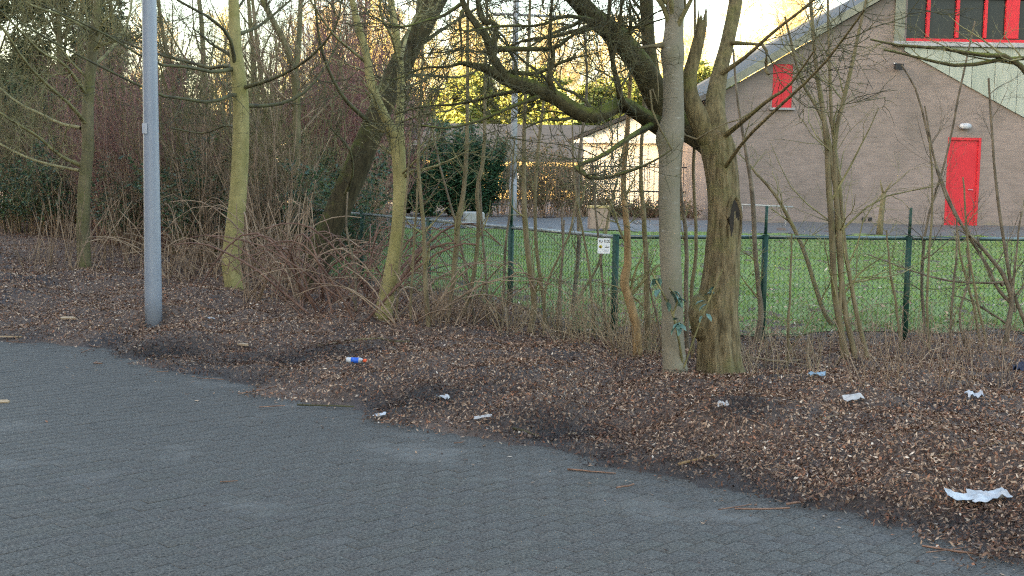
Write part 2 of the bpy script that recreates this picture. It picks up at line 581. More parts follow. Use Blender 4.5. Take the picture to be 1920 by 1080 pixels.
M_soil = mat_soil(); M_lawn = mat_lawn()
M_paver = mat_asphalt('worn concrete paver', (.016, .0142, .012), (.128, .1145, .0965), True)
M_joint = mat_asphalt('sandy joint', (.030, .027, .022), (.068, .060, .050))
M_path = mat_asphalt('path asphalt', (.09, .088, .086), (.14, .137, .134))

# ------------------------------------------------------------------ ground sheet
def axis(lo, hi, step, far, n):
    g = np.geomspace(1, far, n)
    return np.concatenate([lo - g[::-1] * step * 4, np.arange(lo, hi, step), hi + g * step * 4])


gg = np.geomspace(.6, 900, 26)
gx = np.concatenate([_gx[0] - gg[::-1], _gx, _gx[-1] + gg]); gy = np.concatenate([_gy[0] - gg[::-1], _gy, _gy[-1] + gg])
X, Y = np.meshgrid(gx, gy)
Z = zg(X, Y)
WET_SHADE = wet_and_shade(X, Y).reshape(-1)
V = np.stack([X, Y, Z], -1).reshape(-1, 3)
ny, nx = X.shape
ii = np.arange(nx * ny).reshape(ny, nx)
Q = np.stack([ii[:-1, :-1], ii[:-1, 1:], ii[1:, 1:], ii[1:, :-1]], -1).reshape(-1, 4)
tag(link('ground', mesh_arrays('ground', V, Q, col=np.repeat(WET_SHADE[:, None], 3, 1), smooth=True), M_soil), 'dark earth and leaf mould of the verge and woodland floor', kind='structure')

# ------------------------------------------------------------------ road of concrete pavers
base = list(EDGE + np.array([.5, .5])) + [np.array([90.0, -90.0]), np.array([-90.0, -90.0])]
rb = bpy.data.meshes.new('road'); rb.from_pydata([(p[0], p[1], -.0022) for p in base], [], [tuple(range(len(base)))]); rb.update()
road = tag(link('road', rb, M_joint), 'grey road of small worn concrete pavers laid in staggered rows', kind='structure')
pd = flat(330, 985) - flat(150, 1025)
PA = math.atan2(pd[1], pd[0]); W_ = .105
ca, sa = math.cos(PA), math.sin(PA)
rngp = np.random.default_rng(3)
cells = []
for j in range(-150, 150):
    sh = (j % 2) * W_ + rngp.normal() * .006
    for i in range(-75, 75):
        cx, cy = i * 2 * W_ + sh, j * W_
        cells.append((cx * ca - cy * sa - 2.2, cx * sa + cy * ca + 8.0, PA))
cells = np.array(cells)
dd = edist(cells[:, 0], cells[:, 1])
vis = (dd < .35) & (cells[:, 1] > 4.3) & (np.abs(cells[:, 0]) < .47 * cells[:, 1] + 1.2) & (cells[:, 1] < 15.5)
cells = cells[vis]
inview = (np.abs(cells[:, 0]) < .425 * cells[:, 1] - .08) & (cells[:, 1] > 5.35) & (edist(cells[:, 0], cells[:, 1]) < -.15)
order = np.argsort(np.where(inview, cells[:, 1], 99))
cells = cells[order]


def paver_verts(g):
    lx, ly, r = W_ - .0005, W_ / 2 - .0021, .0022
    ring = [(-lx, -ly), (lx, -ly), (lx, ly), (-lx, ly)]
    return np.array([(x, y, -.03) for x, y in ring] + [(x, y, -.0014) for x, y in ring] + [(x - math.copysign(r, x), y - math.copysign(r, y), 0) for x, y in ring])


PV = paver_verts(0)
PQ = np.array([(8, 9, 10, 11)] + [(k, (k + 1) % 4, 4 + (k + 1) % 4, 4 + k) for k in range(4)] + [(4 + k, 4 + (k + 1) % 4, 8 + (k + 1) % 4, 8 + k) for k in range(4)])
tones = rngp.uniform(.94, 1.06, 10)
pm = [mesh_arrays('paver', PV, PQ, col=np.array([t, t * rngp.uniform(.98, 1.01), t * rngp.uniform(.97, 1.02)])) for t in tones]
for m_ in pm: m_.materials.append(M_paver)
for n_, (x, y, r) in enumerate(cells[:300]):
    link('paver', pm[rngp.integers(0, 10)], None, road, (x, y, rngp.normal() * .0007), (rngp.normal() * .004, rngp.normal() * .004, r))
rest = cells[300:]
K = len(rest)
c, s = np.cos(rest[:, 2])[:, None], np.sin(rest[:, 2])[:, None]
tilt = rngp.normal(size=(K, 2)) * .004
vx = PV[None, :, 0] * c - PV[None, :, 1] * s + rest[:, :1]; vy = PV[None, :, 0] * s + PV[None, :, 1] * c + rest[:, 1:2]
vz = PV[None, :, 2] + PV[None, :, 0] * tilt[:, :1] + PV[None, :, 1] * tilt[:, 1:] + rngp.normal(size=(K, 1)) * .0007
tn = np.repeat(rngp.uniform(.94, 1.06, K), 12)
V = np.stack([vx, vy, vz], -1).reshape(-1, 3)
Q = (PQ[None] + np.arange(K)[:, None, None] * 12).reshape(-1, 4)
tag(link('paving', mesh_arrays('paving', V, Q, col=tn[:, None] * np.array([1, .995, .99])), M_paver, road), kind='stuff')

# ------------------------------------------------------------------ lawn and path beyond the fence
FL = [np.array([1.06, 12.3]) + k * np.array([-1.08, 1.68]) for k in range(6)]           # fence line going back to the left
FR = [np.array(p) for p in ((1.06, 12.3), (2.68, 12.72), (4.28, 12.95), (5.9, 13.2), (7.5, 13.45), (9.1, 13.7))]


def fence_y(x):
    pts = sorted([tuple(p) for p in FL] + [tuple(p) for p in FR[1:]])
    return np.interp(x, [p[0] for p in pts], [p[1] for p in pts])


lx = np.arange(-5.6, 17, .25); ly = np.linspace(0, 1, 60)
LX, T = np.meshgrid(lx, ly)
near = np.maximum(fence_y(LX) + .45 + .35 * (vnoise(LX * 1.1, LX * 0 + 3, 5) - .5), 12.3)
LY = near + (28.6 - near) * T
LZ = zg(LX, LY) + .008
V = np.stack([LX, LY, LZ], -1).reshape(-1, 3); ny, nx = LX.shape; ii = np.arange(nx * ny).reshape(ny, nx)
Q = np.stack([ii[:-1, :-1], ii[:-1, 1:], ii[1:, 1:], ii[1:, :-1]], -1).reshape(-1, 4)
tag(link('lawn', mesh_arrays('lawn', V, Q, smooth=True), M_lawn), 'mown green lawn beyond the low fence', kind='structure')
px_ = np.arange(-22, 26, .5); PX, T = np.meshgrid(px_, np.linspace(0, 1, 12))
PY = 28.4 + 4.55 * T
V = np.stack([PX, PY, zg(PX, PY) + .016], -1).reshape(-1, 3); ny, nx = PX.shape; ii = np.arange(nx * ny).reshape(ny, nx)
Q = np.stack([ii[:-1, :-1], ii[:-1, 1:], ii[1:, 1:], ii[1:, :-1]], -1).reshape(-1, 4)
tag(link('path', mesh_arrays('path', V, Q, smooth=True), M_path), 'grey asphalt path between the lawn and the brick hall', kind='structure')

# grass blades
rg = np.random.default_rng(11)
K = 150000
bx = rg.uniform(-5.5, 15, K); by = 12.4 + (28.3 - 12.4) * rg.uniform(0, 1, K) ** 1.35
ok = (by > fence_y(bx) + .35 + .5 * vnoise(bx * 3, by * 3, 9)) & (np.abs(bx) < .45 * by + 1)
bx, by = bx[ok], by[ok]; K = len(bx)
bz = zg(bx, by) + .006
h = rg.uniform(.025, .06, K); a = rg.uniform(0, 6.28, K); w = rg.uniform(.004, .008, K)
lean = rg.normal(size=(K, 2)) * .03
p0 = np.stack([bx - np.cos(a) * w, by - np.sin(a) * w, bz], -1); p1 = np.stack([bx + np.cos(a) * w, by + np.sin(a) * w, bz], -1)
p2 = np.stack([bx + lean[:, 0], by + lean[:, 1], bz + h], -1)
V = np.stack([p0, p1, p2], 1).reshape(-1, 3)
cc = np.stack([rg.uniform(.15, .25, K), rg.uniform(.24, .37, K), rg.uniform(.05, .085, K)], -1)
pat = vnoise(bx * .5, by * .35, 91)[:, None]; cc = cc * (.72 + .5 * pat) + np.array([.05, .02, .0]) * np.clip(pat - .55, 0, 1)
dry = rg.uniform(size=K) < .06 + .25 * np.clip(1.3 - (by - fence_y(bx)), 0, 1); cc[dry] = (.25, .22, .1)
tag(link('grass', mesh_arrays('grass', V, np.arange(3 * K).reshape(-1, 3), col=np.repeat(cc, 3, 0)), M_grass), 'short green grass of the lawn', 'grass', kind='stuff')

# ------------------------------------------------------------------ leaf litter
PAL = np.array([(.055, .031, .022), (.11, .062, .042), (.19, .114, .074), (.29, .187, .122), (.40, .275, .186), (.52, .385, .275), (.27, .122, .068), (.15, .11, .095), (.62, .50, .39)])
PALW = np.array([.19, .20, .19, .17, .10, .035, .08, .03, .008])


def leaves(name, x, y, size, rng, lift=.01, pal=PAL, w=PALW, darkened=None, tilt=.38, label=None, catg='leaf litter', zoff=0.):
    K = len(x)
    z = zg(x, y)
    e = .06
    gxn = (zg(x + e, y) - zg(x - e, y)) / (2 * e); gyn = (zg(x, y + e) - zg(x, y - e)) / (2 * e)
    gxn = np.clip(gxn, -.8, .8); gyn = np.clip(gyn, -.8, .8)
    L = size * rng.uniform(.55, 1.45, K); Wd = L * rng.uniform(.24, .55, K)
    a = rng.uniform(0, 2 * np.pi, K)
    sx = gxn + rng.normal(size=K) * tilt; sy = gyn + rng.normal(size=K) * tilt
    t = np.stack([np.cos(a), np.sin(a), np.cos(a) * sx + np.sin(a) * sy], -1); t = nrm(t)
    b = np.stack([-np.sin(a), np.cos(a), -np.sin(a) * sx + np.cos(a) * sy], -1); b = nrm(b)
    n = nrm(np.cross(t, b))
    c = np.stack([x, y, np.maximum(z, 0) + zoff + rng.uniform(.2, 1., K) * lift], -1)
    cup = (rng.normal(size=K) * .22)[:, None]
    L_ = L[:, None] * .5; W2 = Wd[:, None] * .5
    v0 = c - t * L_; v2 = c + t * L_ + n * cup * L_ * .5
    v1 = c + b * W2 + n * cup * W2 * 1.6 - t * L_ * .15; v3 = c - b * W2 + n * cup * W2 * 1.6 + t * L_ * .1
    V = np.stack([v0, v1, v2, v3], 1).reshape(-1, 3)
    Q = np.arange(4 * K).reshape(-1, 4)
    T3 = np.concatenate([Q[:, [0, 1, 2]], Q[:, [0, 2, 3]]])
    ci = rng.choice(len(pal), K, p=w / w.sum())
    col = pal[ci] * rng.uniform(.75, 1.3, (K, 1))
    if darkened is not None:
        col = col * (1 - .72 * darkened[:, None]) + np.array([.010, .009, .011]) * darkened[:, None]  # leaves darken by damp at the edge, by painted shade in hollows
    o = link(name, mesh_arrays(name, V, T3, col=np.repeat(col, 4, 0)), M_leaf)
    return tag(o, label, catg, kind='stuff') if label else o


rl = np.random.default_rng(21)
K = 800000
yy = 4.6 + 24.0 * rl.uniform(0, 1, K) ** 1.55
xx = rl.uniform(-1, 1, K) * (.46 * yy + .9)
d = edist(xx, yy)
edge_fade = np.clip((d + .06 + .22 * (vnoise(xx * 2.5, yy * 2.5, 31) - .35)) / .35, 0, 1)
fz = fence_y(xx) - yy
keep = (rl.uniform(size=K) < edge_fade) & ((fz > -.3 - 1.0 * rl.uniform(size=K) ** 2) | (xx < -4.5))
far_thin = np.where(d > 6.0, .55, 1.0)
keep &= rl.uniform(size=K) < far_thin
xx, yy, d = xx[keep], yy[keep], d[keep]
darkened = wet_and_shade(xx, yy)
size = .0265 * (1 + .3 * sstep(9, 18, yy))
leaves('leaf_litter', xx, yy, size, rl, .045, tilt=.55, darkened=np.clip(darkened, 0, 1), label='brown fallen leaves and wood chips covering the verge')
# fallen leaves lying on the lawn and blown on to the road
K = 6000
x2 = rl.uniform(-6, 13, K); y2 = 12.6 + 15 * rl.uniform(0, 1, K) ** 2.4
k2 = y2 > fence_y(x2) + .2
PAL2 = np.array([(.33, .25, .16), (.24, .15, .09), (.42, .36, .28), (.16, .09, .06)])
leaves('lawn_leaves', x2[k2], y2[k2], .06, rl, .03, pal=PAL2, w=np.array([.4, .3, .2, .1]), label='pale dead leaves scattered over the lawn', catg='leaves', zoff=.03)
K = 9000
x3 = rl.uniform(-7, 4, K); y3 = rl.uniform(4.8, 14, K); d3 = edist(x3, y3)
k3 = (d3 < 0) & (rl.uniform(size=K) < np.exp(d3 / .28) * (.5 + vnoise(x3 * 2, y3 * 2, 8))) | ((d3 < 0) & (rl.uniform(size=K) < .012))
leaves('road_leaves', x3[k3], y3[k3], .03, rl, .006, tilt=.12, label='loose chips and leaf bits strewn on the road edge', catg='leaves', zoff=.003)

# loose twigs in the litter
K = 900
x4 = rl.uniform(-8, 6, K); y4 = rl.uniform(5, 22, K); d4 = edist(x4, y4)
k4 = (d4 > -.45) & (d4 < 7) & (y4 < fence_y(x4) + .2) & (np.abs(x4) < .46 * y4 + .5)
x4, y4 = x4[k4], y4[k4]; K = len(x4)
L = rl.uniform(.06, .34, K); a = rl.uniform(-.9, .5, K) + np.where(rl.uniform(size=K) < .3, 1.2, 0)
P = np.empty((K, 4, 3))
off = np.cumsum(rl.normal(size=(K, 4)) * .01, 1)
for j in range(4):
    s_ = (j / 3 - .5) * L
    P[:, j, 0] = x4 + np.cos(a) * s_ - np.sin(a) * off[:, j]; P[:, j, 1] = y4 + np.sin(a) * s_ + np.cos(a) * off[:, j]
    P[:, j, 2] = np.maximum(zg(P[:, j, 0], P[:, j, 1]), 0) + .016
Rr = np.repeat(rl.uniform(.002, .006, K)[:, None], 4, 1)
tag(tube_obj('fallen_twigs', [(P, Rr, 4)], M_stick), 'small broken twigs lying in the leaf litter', 'twigs', kind='stuff')

# ------------------------------------------------------------------ unseen block added outside the frame to shade the verge, lawn and hall
ap = tag(empty('added_shade_block', (-40, -22.5, 0)), 'tall unseen block added outside the frame to shade the verge', 'building')
b_ = MB().box((0, 0, 10), (26, 90, 20)); b_.build('wall', M_brick, ap)
MB().box((0, 0, 20.15), (27, 91, .3)).build('roof', M_rooft, ap)
wm = None
for fl in range(6):
    for k in range(14):
        o = None
        if wm is None:
            o = MB().box((0, 0, 0), (.1, 2.4, 1.5)).build('window', M_glass, ap); wm = o.data
        else:
            o = link('window', wm, None, ap)
        o.location = (13.03, -40 + k * 6.1, 2.0 + fl * 3.1)

# ------------------------------------------------------------------ sports hall
HY = 33.0
S = F / HY


def hp(u, v):
    p = at(u, v, HY)
    return p[0], p[2]


HX0 = hp(1352, 300)[0]; G = .43
hall = tag(empty('brick_hall', (0, 0, 0)), 'large brown brick hall with sloping roof and bright red doors and window frames', 'building')
zl = hp(1352, 172)[1]; sl = .6; HXA = HX0 + 7.6; HX1 = HXA + 7.6; za = zl + sl * 7.6
# front wall with openings: built of pieces butted round them
def wpoly(pts, nm='wall'):
    m = MB(); m.prism([(x, HY, z) for x, z in pts][::-1], (0, .3, 0)); return m.build(nm, M_brick, hall)


def rz_(x): return zl + sl * (x - HX0) if x < HXA else za - sl * (x - HXA)


dx0, dx1 = hp(1776, 300)[0], hp(1838, 300)[0]; dz1 = hp(1808, 258)[1]
sx0, sx1 = hp(1449, 150)[0], hp(1486, 150)[0]; sz0 = hp(1465, 202)[1]; sz1 = rz_(sx0) - .03
wx0, wz0 = hp(1700, 50)[0], hp(1800, 79)[1]; wx1 = wx0 + 4.2; wz1 = rz_(wx0) - .25
wpoly([(HX0, G - .3), (dx0, G - .3), (dx0, sz0), (HX0, sz0)])
wpoly([(dx0, dz1), (dx1, dz1), (dx1, sz0), (dx0, sz0)])
wpoly([(dx1, G - .3), (HX1, G - .3), (HX1, sz0), (dx1, sz0)])
wpoly([(HX0, sz0), (sx0, sz0), (sx0, rz_(sx0)), (HX0, rz_(HX0))])
wpoly([(sx0, sz1), (sx1, sz1), (sx1, rz_(sx1)), (sx0, rz_(sx0))])
wpoly([(sx1, sz0), (wx0, sz0), (wx0, rz_(wx0)), (sx1, rz_(sx1))])
wpoly([(wx0, sz0), (wx1, sz0), (wx1, wz0), (wx0, wz0)])
wpoly([(wx0, wz1), (wx1, wz1), (wx1, rz_(wx1)), (HXA, za), (wx0, rz_(wx0))])
wpoly([(wx1, sz0), (HX1, sz0), (HX1, rz_(HX1)), (wx1, rz_(wx1))])
MB().box((HX0 + .15, HY + 12.3, (zl + G - .3) / 2), (.3, 24, zl - G + .3)).build('side_wall', M_brick, hall)
MB().box((HX1 - .15, HY + 12.3, (zl + G - .3) / 2), (.3, 24, zl - G + .3)).build('side_wall', M_brick, hall)
rf = MB(); rf.prism([(HX0 - .35, HY - .25, zl - .16), (HXA, HY - .25, za + .05), (HXA, HY - .25, za + .2), (HX0 - .35, HY - .25, zl + .0)], (0, 25, 0))
rf.build('roof', M_rooft, hall)
rf = MB(); rf.prism([(HXA + .002, HY - .25, za + .05), (HX1 + .35, HY - .25, zl - .16), (HX1 + .35, HY - .25, zl), (HXA + .002, HY - .25, za + .2)], (0, 25, 0))
rf.build('roof', M_rooft, hall)
fa = MB(); fa.prism([(HX0 - .38, HY - .3, zl - .18), (HXA, HY - .3, za + .03), (HXA, HY - .3, za + .26), (HX0 - .38, HY - .3, zl + .06)], (0, .047, 0)); fa.build('fascia', M_fascia, hall)
fa = MB(); fa.prism([(HXA + .002, HY - .3, za + .03), (HX1 + .38, HY - .3, zl - .18), (HX1 + .38, HY - .3, zl + .06), (HXA + .002, HY - .3, za + .26)], (0, .047, 0)); fa.build('fascia', M_fascia, hall)
# door
dr = MB().box(((dx0 + dx1) / 2, HY + .06, (dz1 + G) / 2 + .02), (dx1 - dx0 - .14, .05, dz1 - G - .08)).build('door', M_red, hall)
fm = MB(); fm.box((dx0 + .035, HY + .05, (dz1 + G) / 2), (.07, .12, dz1 - G)); fm.box((dx1 - .035, HY + .05, (dz1 + G) / 2), (.07, .12, dz1 - G)); fm.box(((dx0 + dx1) / 2, HY + .05, dz1 - .035), (dx1 - dx0 - .142, .118, .07))
fm.build('door_frame', M_red, dr)
hd = MB(); hd.tube([(dx1 - .18, HY + .03, G + 1.05), (dx1 - .18, HY - .03, G + 1.05), (dx1 - .3, HY - .03, G + 1.05)], .012, 6); hd.build('handle', M_sill, dr)
MB().box(((dx0 + dx1) / 2, HY - .15, G + .0), (dx1 - dx0 + .3, .5, .1)).build('doorstep', M_concrete, hall)
# tall red hatch under the roof
hs = MB().box(((sx0 + sx1) / 2, HY + .05, (sz0 + sz1) / 2), (sx1 - sx0 - .002, .06, sz1 - sz0 - .002)).build('shutter', M_red, hall)
MB().box(((sx0 + sx1) / 2, HY + .005, (sz0 + sz1) / 2), (.03, .03, sz1 - sz0 - .1)).build('mullion', M_red, hs)
MB().box(((sx0 + sx1) / 2, HY - .04, sz0 - .03), (sx1 - sx0 + .14, .16, .055)).build('sill', M_sill, hs)
# band of red framed windows
bw = MB().box(((wx0 + wx1) / 2, HY + .16, (wz0 + wz1) / 2), (wx1 - wx0 - .002, .03, wz1 - wz0 - .002)).build('window', M_glass, hall)
fr = MB(); fr.box(((wx0 + wx1) / 2, HY + .1, wz0 + .045), (wx1 - wx0 - .004, .1, .09)); fr.box(((wx0 + wx1) / 2, HY + .1, wz1 - .05), (wx1 - wx0 - .004, .1, .1))
fr.build('window_frame', M_red, bw)
for uu, ww in ((1742, .085), (1797, .085), (1850, .075), (1900, .36)):
    x = hp(uu, 40)[0]; MB().box((x, HY + .1, (wz0 + wz1) / 2 + .01), (ww, .09, wz1 - wz0 - .23)).build('mullion', M_red, bw)
for x in np.arange(hp(1960, 40)[0], wx1 - .2, .8): MB().box((x, HY + .1, (wz0 + wz1) / 2 + .01), (.12, .09, wz1 - wz0 - .23)).build('mullion', M_red, bw)
MB().box(((wx0 + wx1) / 2 - .1, HY - .06, wz0 - .07), (wx1 - wx0 + .55, .2, .12)).build('sill', M_sill, bw)
xc = hp(1686, 40)[0]; MB().box((xc, HY - .04, (wz0 + rz_(xc) - .25) / 2), (.27, .076, rz_(xc) - .25 - wz0)).build('pier', M_fascia, hall)
# pale green sloping cladding under the windows, in upright boards
cx0 = hp(1695, 100)[0]; ct = wz0 - .14; x = cx0; csl = .52
ctop = ct
while x < HX1 - .6:
    x2_ = min(x + .62, HX1 - .5)
    lo = lambda q: max(ctop - .12 - csl * (q - cx0), G + 1.2)
    MB().prism([(x, HY - .055, lo(x)), (x2_ - .015, HY - .055, lo(x2_)), (x2_ - .015, HY - .055, ctop if x2_ < wx1 else min(ctop, rz_(x2_) - .3)), (x, HY - .055, ctop if x < wx1 else min(ctop, rz_(x) - .3))], (0, .05, 0)).build('cladding_board', M_clad, hall)
    x = x2_
# fittings on the wall
lt = MB(); c = hp(1808, 237)
lt.tube([(c[0] - .16, HY - .05, c[1]), (c[0] - .12, HY - .08, c[1]), (c[0], HY - .09, c[1]), (c[0] + .12, HY - .08, c[1]), (c[0] + .16, HY - .05, c[1])], [.03, .075, .09, .075, .03], 10)
lt.build('wall_light', M_white, hall, True)
c = hp(1678, 124)
fl_ = MB().box((c[0] + .05, HY - .2, c[1] - .03), (.22, .12, .16)).build('floodlight', M_iron, hall)
MB().tube([(c[0] + .02, HY, c[1] + .06), (c[0] - .08, HY - .2, c[1] + .06)], .025, 6).build('bracket', M_sill, fl_)
dp = MB(); q = hp(1344, 205)[0]
dp.tube([(HX0 - .12, HY - .22, zl - .15), (HX0 - .12, HY - .16, zl - .5), (HX0 - .07, HY - .06, zl - .75), (HX0 - .07, HY - .06, G)], .05, 8); dp.build('downpipe', M_sill, hall, True)
for du in (1619, 1631):
    c = hp(du, 411); MB().box((c[0], HY - .006, c[1]), (.1, .03, .1)).build('vent', M_iron, hall)

# ------------------------------------------------------------------ pale sunlit house beside the hall
hA = np.array([2.55, 44.6]); hB = np.array([7.6, 42.6])           # its front wall faces left towards the low sun
hd_ = (hB - hA) / np.linalg.norm(hB - hA); hn = np.array([-hd_[1], hd_[0]])   # into the house
hn = hn if hn[1] > 0 else -hn
hw = np.linalg.norm(hB - hA)
house = tag(empty('pale_house', (hA[0], hA[1], .45), math.atan2(hd_[1], hd_[0])), 'low cream house in bright sunlight just left of the brick hall', 'house')
nb = 11
for k in range(nb):
    w_ = hw / nb
    if k in (8,):
        MB().box((w_ * (k + .5), .05, 1.2), (w_ - .012, .06, 2.4)).build('shutter', M_ochre, house)
    elif k == 99:
        o = MB().box((w_ * (k + .5), .06, 1.4), (w_ - .05, .04, 1.6)).build('window', M_glass, house)
        MB().box((w_ * (k + .5), .05, .3), (w_ - .012, .1, .6)).build('wall_board', M_cream, house)
        MB().box((w_ * (k + .5), .05, 2.3), (w_ - .012, .1, .2)).build('wall_board', M_cream, house)
    else:
        MB().box((w_ * (k + .5), .05, 1.2), (w_ - .012, .1 if k % 2 else .13, 2.4)).build('wall_board', M_cream, house)
MB().box((hw / 2, 3.2, 1.2), (hw - .02, 6.1, 2.39)).build('wall', M_cream, house)
MB().box((hw / 2, -.04, 2.51), (hw + .7, .3, .2)).build('fascia', M_cream, house)
MB().prism([(0, .0, 2.612), (hw, .0, 2.612), (hw * .52, .0, 3.75)], (0, 6.2, 0)).build('gable', M_cream, house)
r_ = MB(); r_.prism([(-.5, -.2, 2.42), (hw * .52, -.2, 3.78), (hw * .52, -.2, 3.93), (-.5, -.2, 2.56)], (0, 6.8, 0)); r_.build('roof', M_rooft, house)
r_ = MB(); r_.prism([(hw * .52 + .002, -.2, 3.78), (hw + .5, -.2, 2.42), (hw + .5, -.2, 2.56), (hw * .52 + .002, -.2, 3.93)], (0, 6.8, 0)); r_.build('roof', M_rooft, house)

# long low building with a grey roof, half hidden by the trees
lowb = tag(empty('grey_roofed_building', (-6.6, 58, .45)), 'long low ochre building with a wide plain grey roof behind the shrubs', 'building')
MB().box((7, 4, .85), (14, 8, 1.7)).build('wall', M_ochre, lowb)
MB().prism([(-.5, -.6, 1.72), (-.5, 4, 3.72), (-.5, 8.6, 1.72)], (15, 0, 0)).build('roof', M_rooft, lowb)
MB().box((7, -.64, 1.68), (15.1, .07, .2)).build('fascia', M_ochre, lowb)
for k in range(5):
    w_ = MB().box((1.6 + k * 2.6, -.02, .95), (1.5, .06, 1.0)).build('window', M_glass, lowb)
    MB().box((1.6 + k * 2.6, -.05, .95), (.08, .05, 1.0)).build('frame', M_white, w_)
# white house further left
wh = tag(empty('white_cottage', (-9.2, 46, .45)), 'white cottage glimpsed through the thicket behind the leaning trunk', 'house')
MB().box((2.4, 3, 1.3), (4.8, 6, 2.6)).build('wall', M_cream, wh)
MB().prism([(-.3, -.3, 2.6), (-.3, 3, 4.1), (-.3, 6.3, 2.6)], (5.4, 0, 0)).build('roof', M_rooft, wh)
for k in range(3):
    w_ = MB().box((.9 + 1.5 * k, -.02, 1.35), (.8, .06, 1.2)).build('window', M_glass, wh)
    MB().box((.9 + 1.5 * k, -.05, 1.35), (.07, .05, 1.2)).build('frame', M_white, w_)

# ------------------------------------------------------------------ things on and beside the path
pole_y = 31.5
b0 = at(961, 421, pole_y); zb = float(zg(b0[0], pole_y))
mast = tag(empty('lamp_mast', (b0[0], pole_y, zb)), 'slim white mast with a grey foot standing beyond the lawn', 'lamp post')
MB().tube([(0, 0, -.05), (0, 0, .5), (0, 0, 1.15)], [.1, .1, .095], 12).build('foot', simple('grey mast foot', (.26, .26, .27)), mast, True)
MB().tube([(0, 0, 1.15), (.0, 0, 3), (0, 0, 7)], [.09, .082, .07], 12).build('shaft', M_sill, mast, True)
MB().tube([(-.6, 0, 5.35), (1.2, 0, 5.30)], .035, 8).build('arm', M_sill, mast, True)
MB().box((0, 0, 7.06), (.5, .25, .14), 0, .03).build('lamp_head', M_white, mast)
p = at(888, 436, 29.4); tag(MB().box((p[0], 29.4, float(zg(p[0], 29.4)) + .2), (.5, .45, .42), .1, .03).build('concrete_block', M_concrete), 'pale concrete block seen through the fence on the path', 'concrete block')
p = at(1122, 438, 29.2); cbx = tag(empty('utility_cabinet', (p[0], 29.2, float(zg(p[0], 29.2)))), 'brown utility cabinet beside the path behind the notice', 'cabinet')
MB().box((0, 0, .25), (.5, .3, .5), .1, .015).build('body', simple('brown cabinet', (.30, .215, .16), (.36, .26, .19), 5.), cbx); MB().box((0, 0, .53), (.54, .34, .05), .1, .01).build('lid', M_ochre, cbx)
# low rail by the hall
ra, rb2 = at(1378, 383, 31.2), at(1487, 388, 31.2); zr = float(zg(0, 31.2))
rl_ = tag(empty('handrail', (0, 0, 0)), 'pale horizontal hand rail in front of the brick hall', 'rail')
MB().tube([tuple(ra), tuple(rb2)], .022, 8).build('bar', M_concrete, rl_, True)
for t in (.12, .88):
    q = ra * (1 - t) + rb2 * t; MB().tube([(q[0], q[1], zr - .05), (q[0], q[1], q[2] - .03)], .02, 8).build('post', M_concrete, rl_, True)
# iron railing before the pale house
ir = tag(empty('iron_railing', (0, 0, 0)), 'black iron bar railing in front of the sunlit house', 'railing')
x = 2.2; bar = None
while x < 6.9:
    z0 = .44
    if bar is None: bar = MB().tube([(0, 0, 0), (0, 0, 1.75)], .011, 5).build('bar', M_iron, ir); bar.location = (x, 39.5, z0); bm_ = bar.data
    else: link('bar', bm_, None, ir, (x, 39.5, z0))
    x += .16
for z in (.75, 1.55): MB().box((4.6, 39.5, .44 + z), (4.9, .03, .04)).build('rail', M_iron, ir)

# ------------------------------------------------------------------ fence
RAILZ = 1.14
fence = tag(empty('wire_fence', (1.06, 12.3, 0)), 'low dark green wire mesh fence with top rail around the lawn', 'fence')
FO = np.array([1.06, 12.3, 0.])


def zf(p): return 0.0


def fpost(p, ext):
    z = zf(p)
    o = MB().tube([(0, 0, -.1), (0, 0, RAILZ + .02)], .034, 10).build('post', M_green, fence, True, (p[0] - 1.06, p[1] - 12.3, z))
    MB().tube([(0, 0, RAILZ + .021), (0, 0, RAILZ + .03)], [.036, .03], 10).build('cap', M_green, o, True)
    if ext: MB().tube([(0, 0, RAILZ), (.004, 0, RAILZ + ext)], .017, 8).build('extension', M_green, o, True)


fpost(FL[0], 0)
for k, p in enumerate(FL[1:]): fpost(p, .5 if k == 0 else 0)
for p in FR[1:]: fpost(p, .33)


def bay(p, q):
    a3 = np.array([p[0], p[1], zf(p)]) - FO; b3 = np.array([q[0], q[1], zf(q)]) - FO
    MB().tube([tuple(a3 + [0, 0, RAILZ]), tuple(b3 + [0, 0, RAILZ])], .021, 10).build('rail', M_railm if q[0] < p[0] else M_railg, fence, True)
    L = np.linalg.norm(b3 - a3); n = int(L / .055); rows = 40
    hgt = RAILZ - .06
    Ps = []
    for k in range(n + 1):
        pts = []
        for r in range(rows + 1):
            s_ = (k + (.5 if r % 2 else 0) - .25) / n
            s_ = min(max(s_, 0), 1)
            pts.append(a3 * (1 - s_) + b3 * s_ + np.array([0, 0, .03 + hgt * r / rows]))
        Ps.append(pts)
        pts2 = []
        for r in range(rows + 1):
            s_ = min(max((k - (.5 if r % 2 else 0) + .25) / n, 0), 1)
            pts2.append(a3 * (1 - s_) + b3 * s_ + np.array([0, .004, .03 + hgt * r / rows]))
    P = np.array(Ps)
    o = tube_obj('wire_mesh', [(P, np.full(P.shape[:2], .004), 3)], M_wire, fence, smooth=False)
    for zz in (.1, .6):
        MB().tube([tuple(a3 + [0, 0, zz]), tuple(b3 + [0, 0, zz])], .002, 4).build('tension_wire', M_wire, o)


for a_, b_ in list(zip(FL[:-1], FL[1:])) + list(zip(FR[:-1], FR[1:])): bay(a_, b_)

# notice hung on the fence just left of the corner post
sp_ = at(1131, 460, 12.36)
sign = tag(empty('notice_sign', tuple(sp_ + [0, -.1, 0]), .04), 'small white notice with black letters hanging on the fence near the corner post', 'sign')
SW, SH = .128, .156
MB().box((0, 0, 0), (SW, .004, SH), 0).build('plate', simple('white sign plate', (.78, .78, .78), rough=.4), sign)


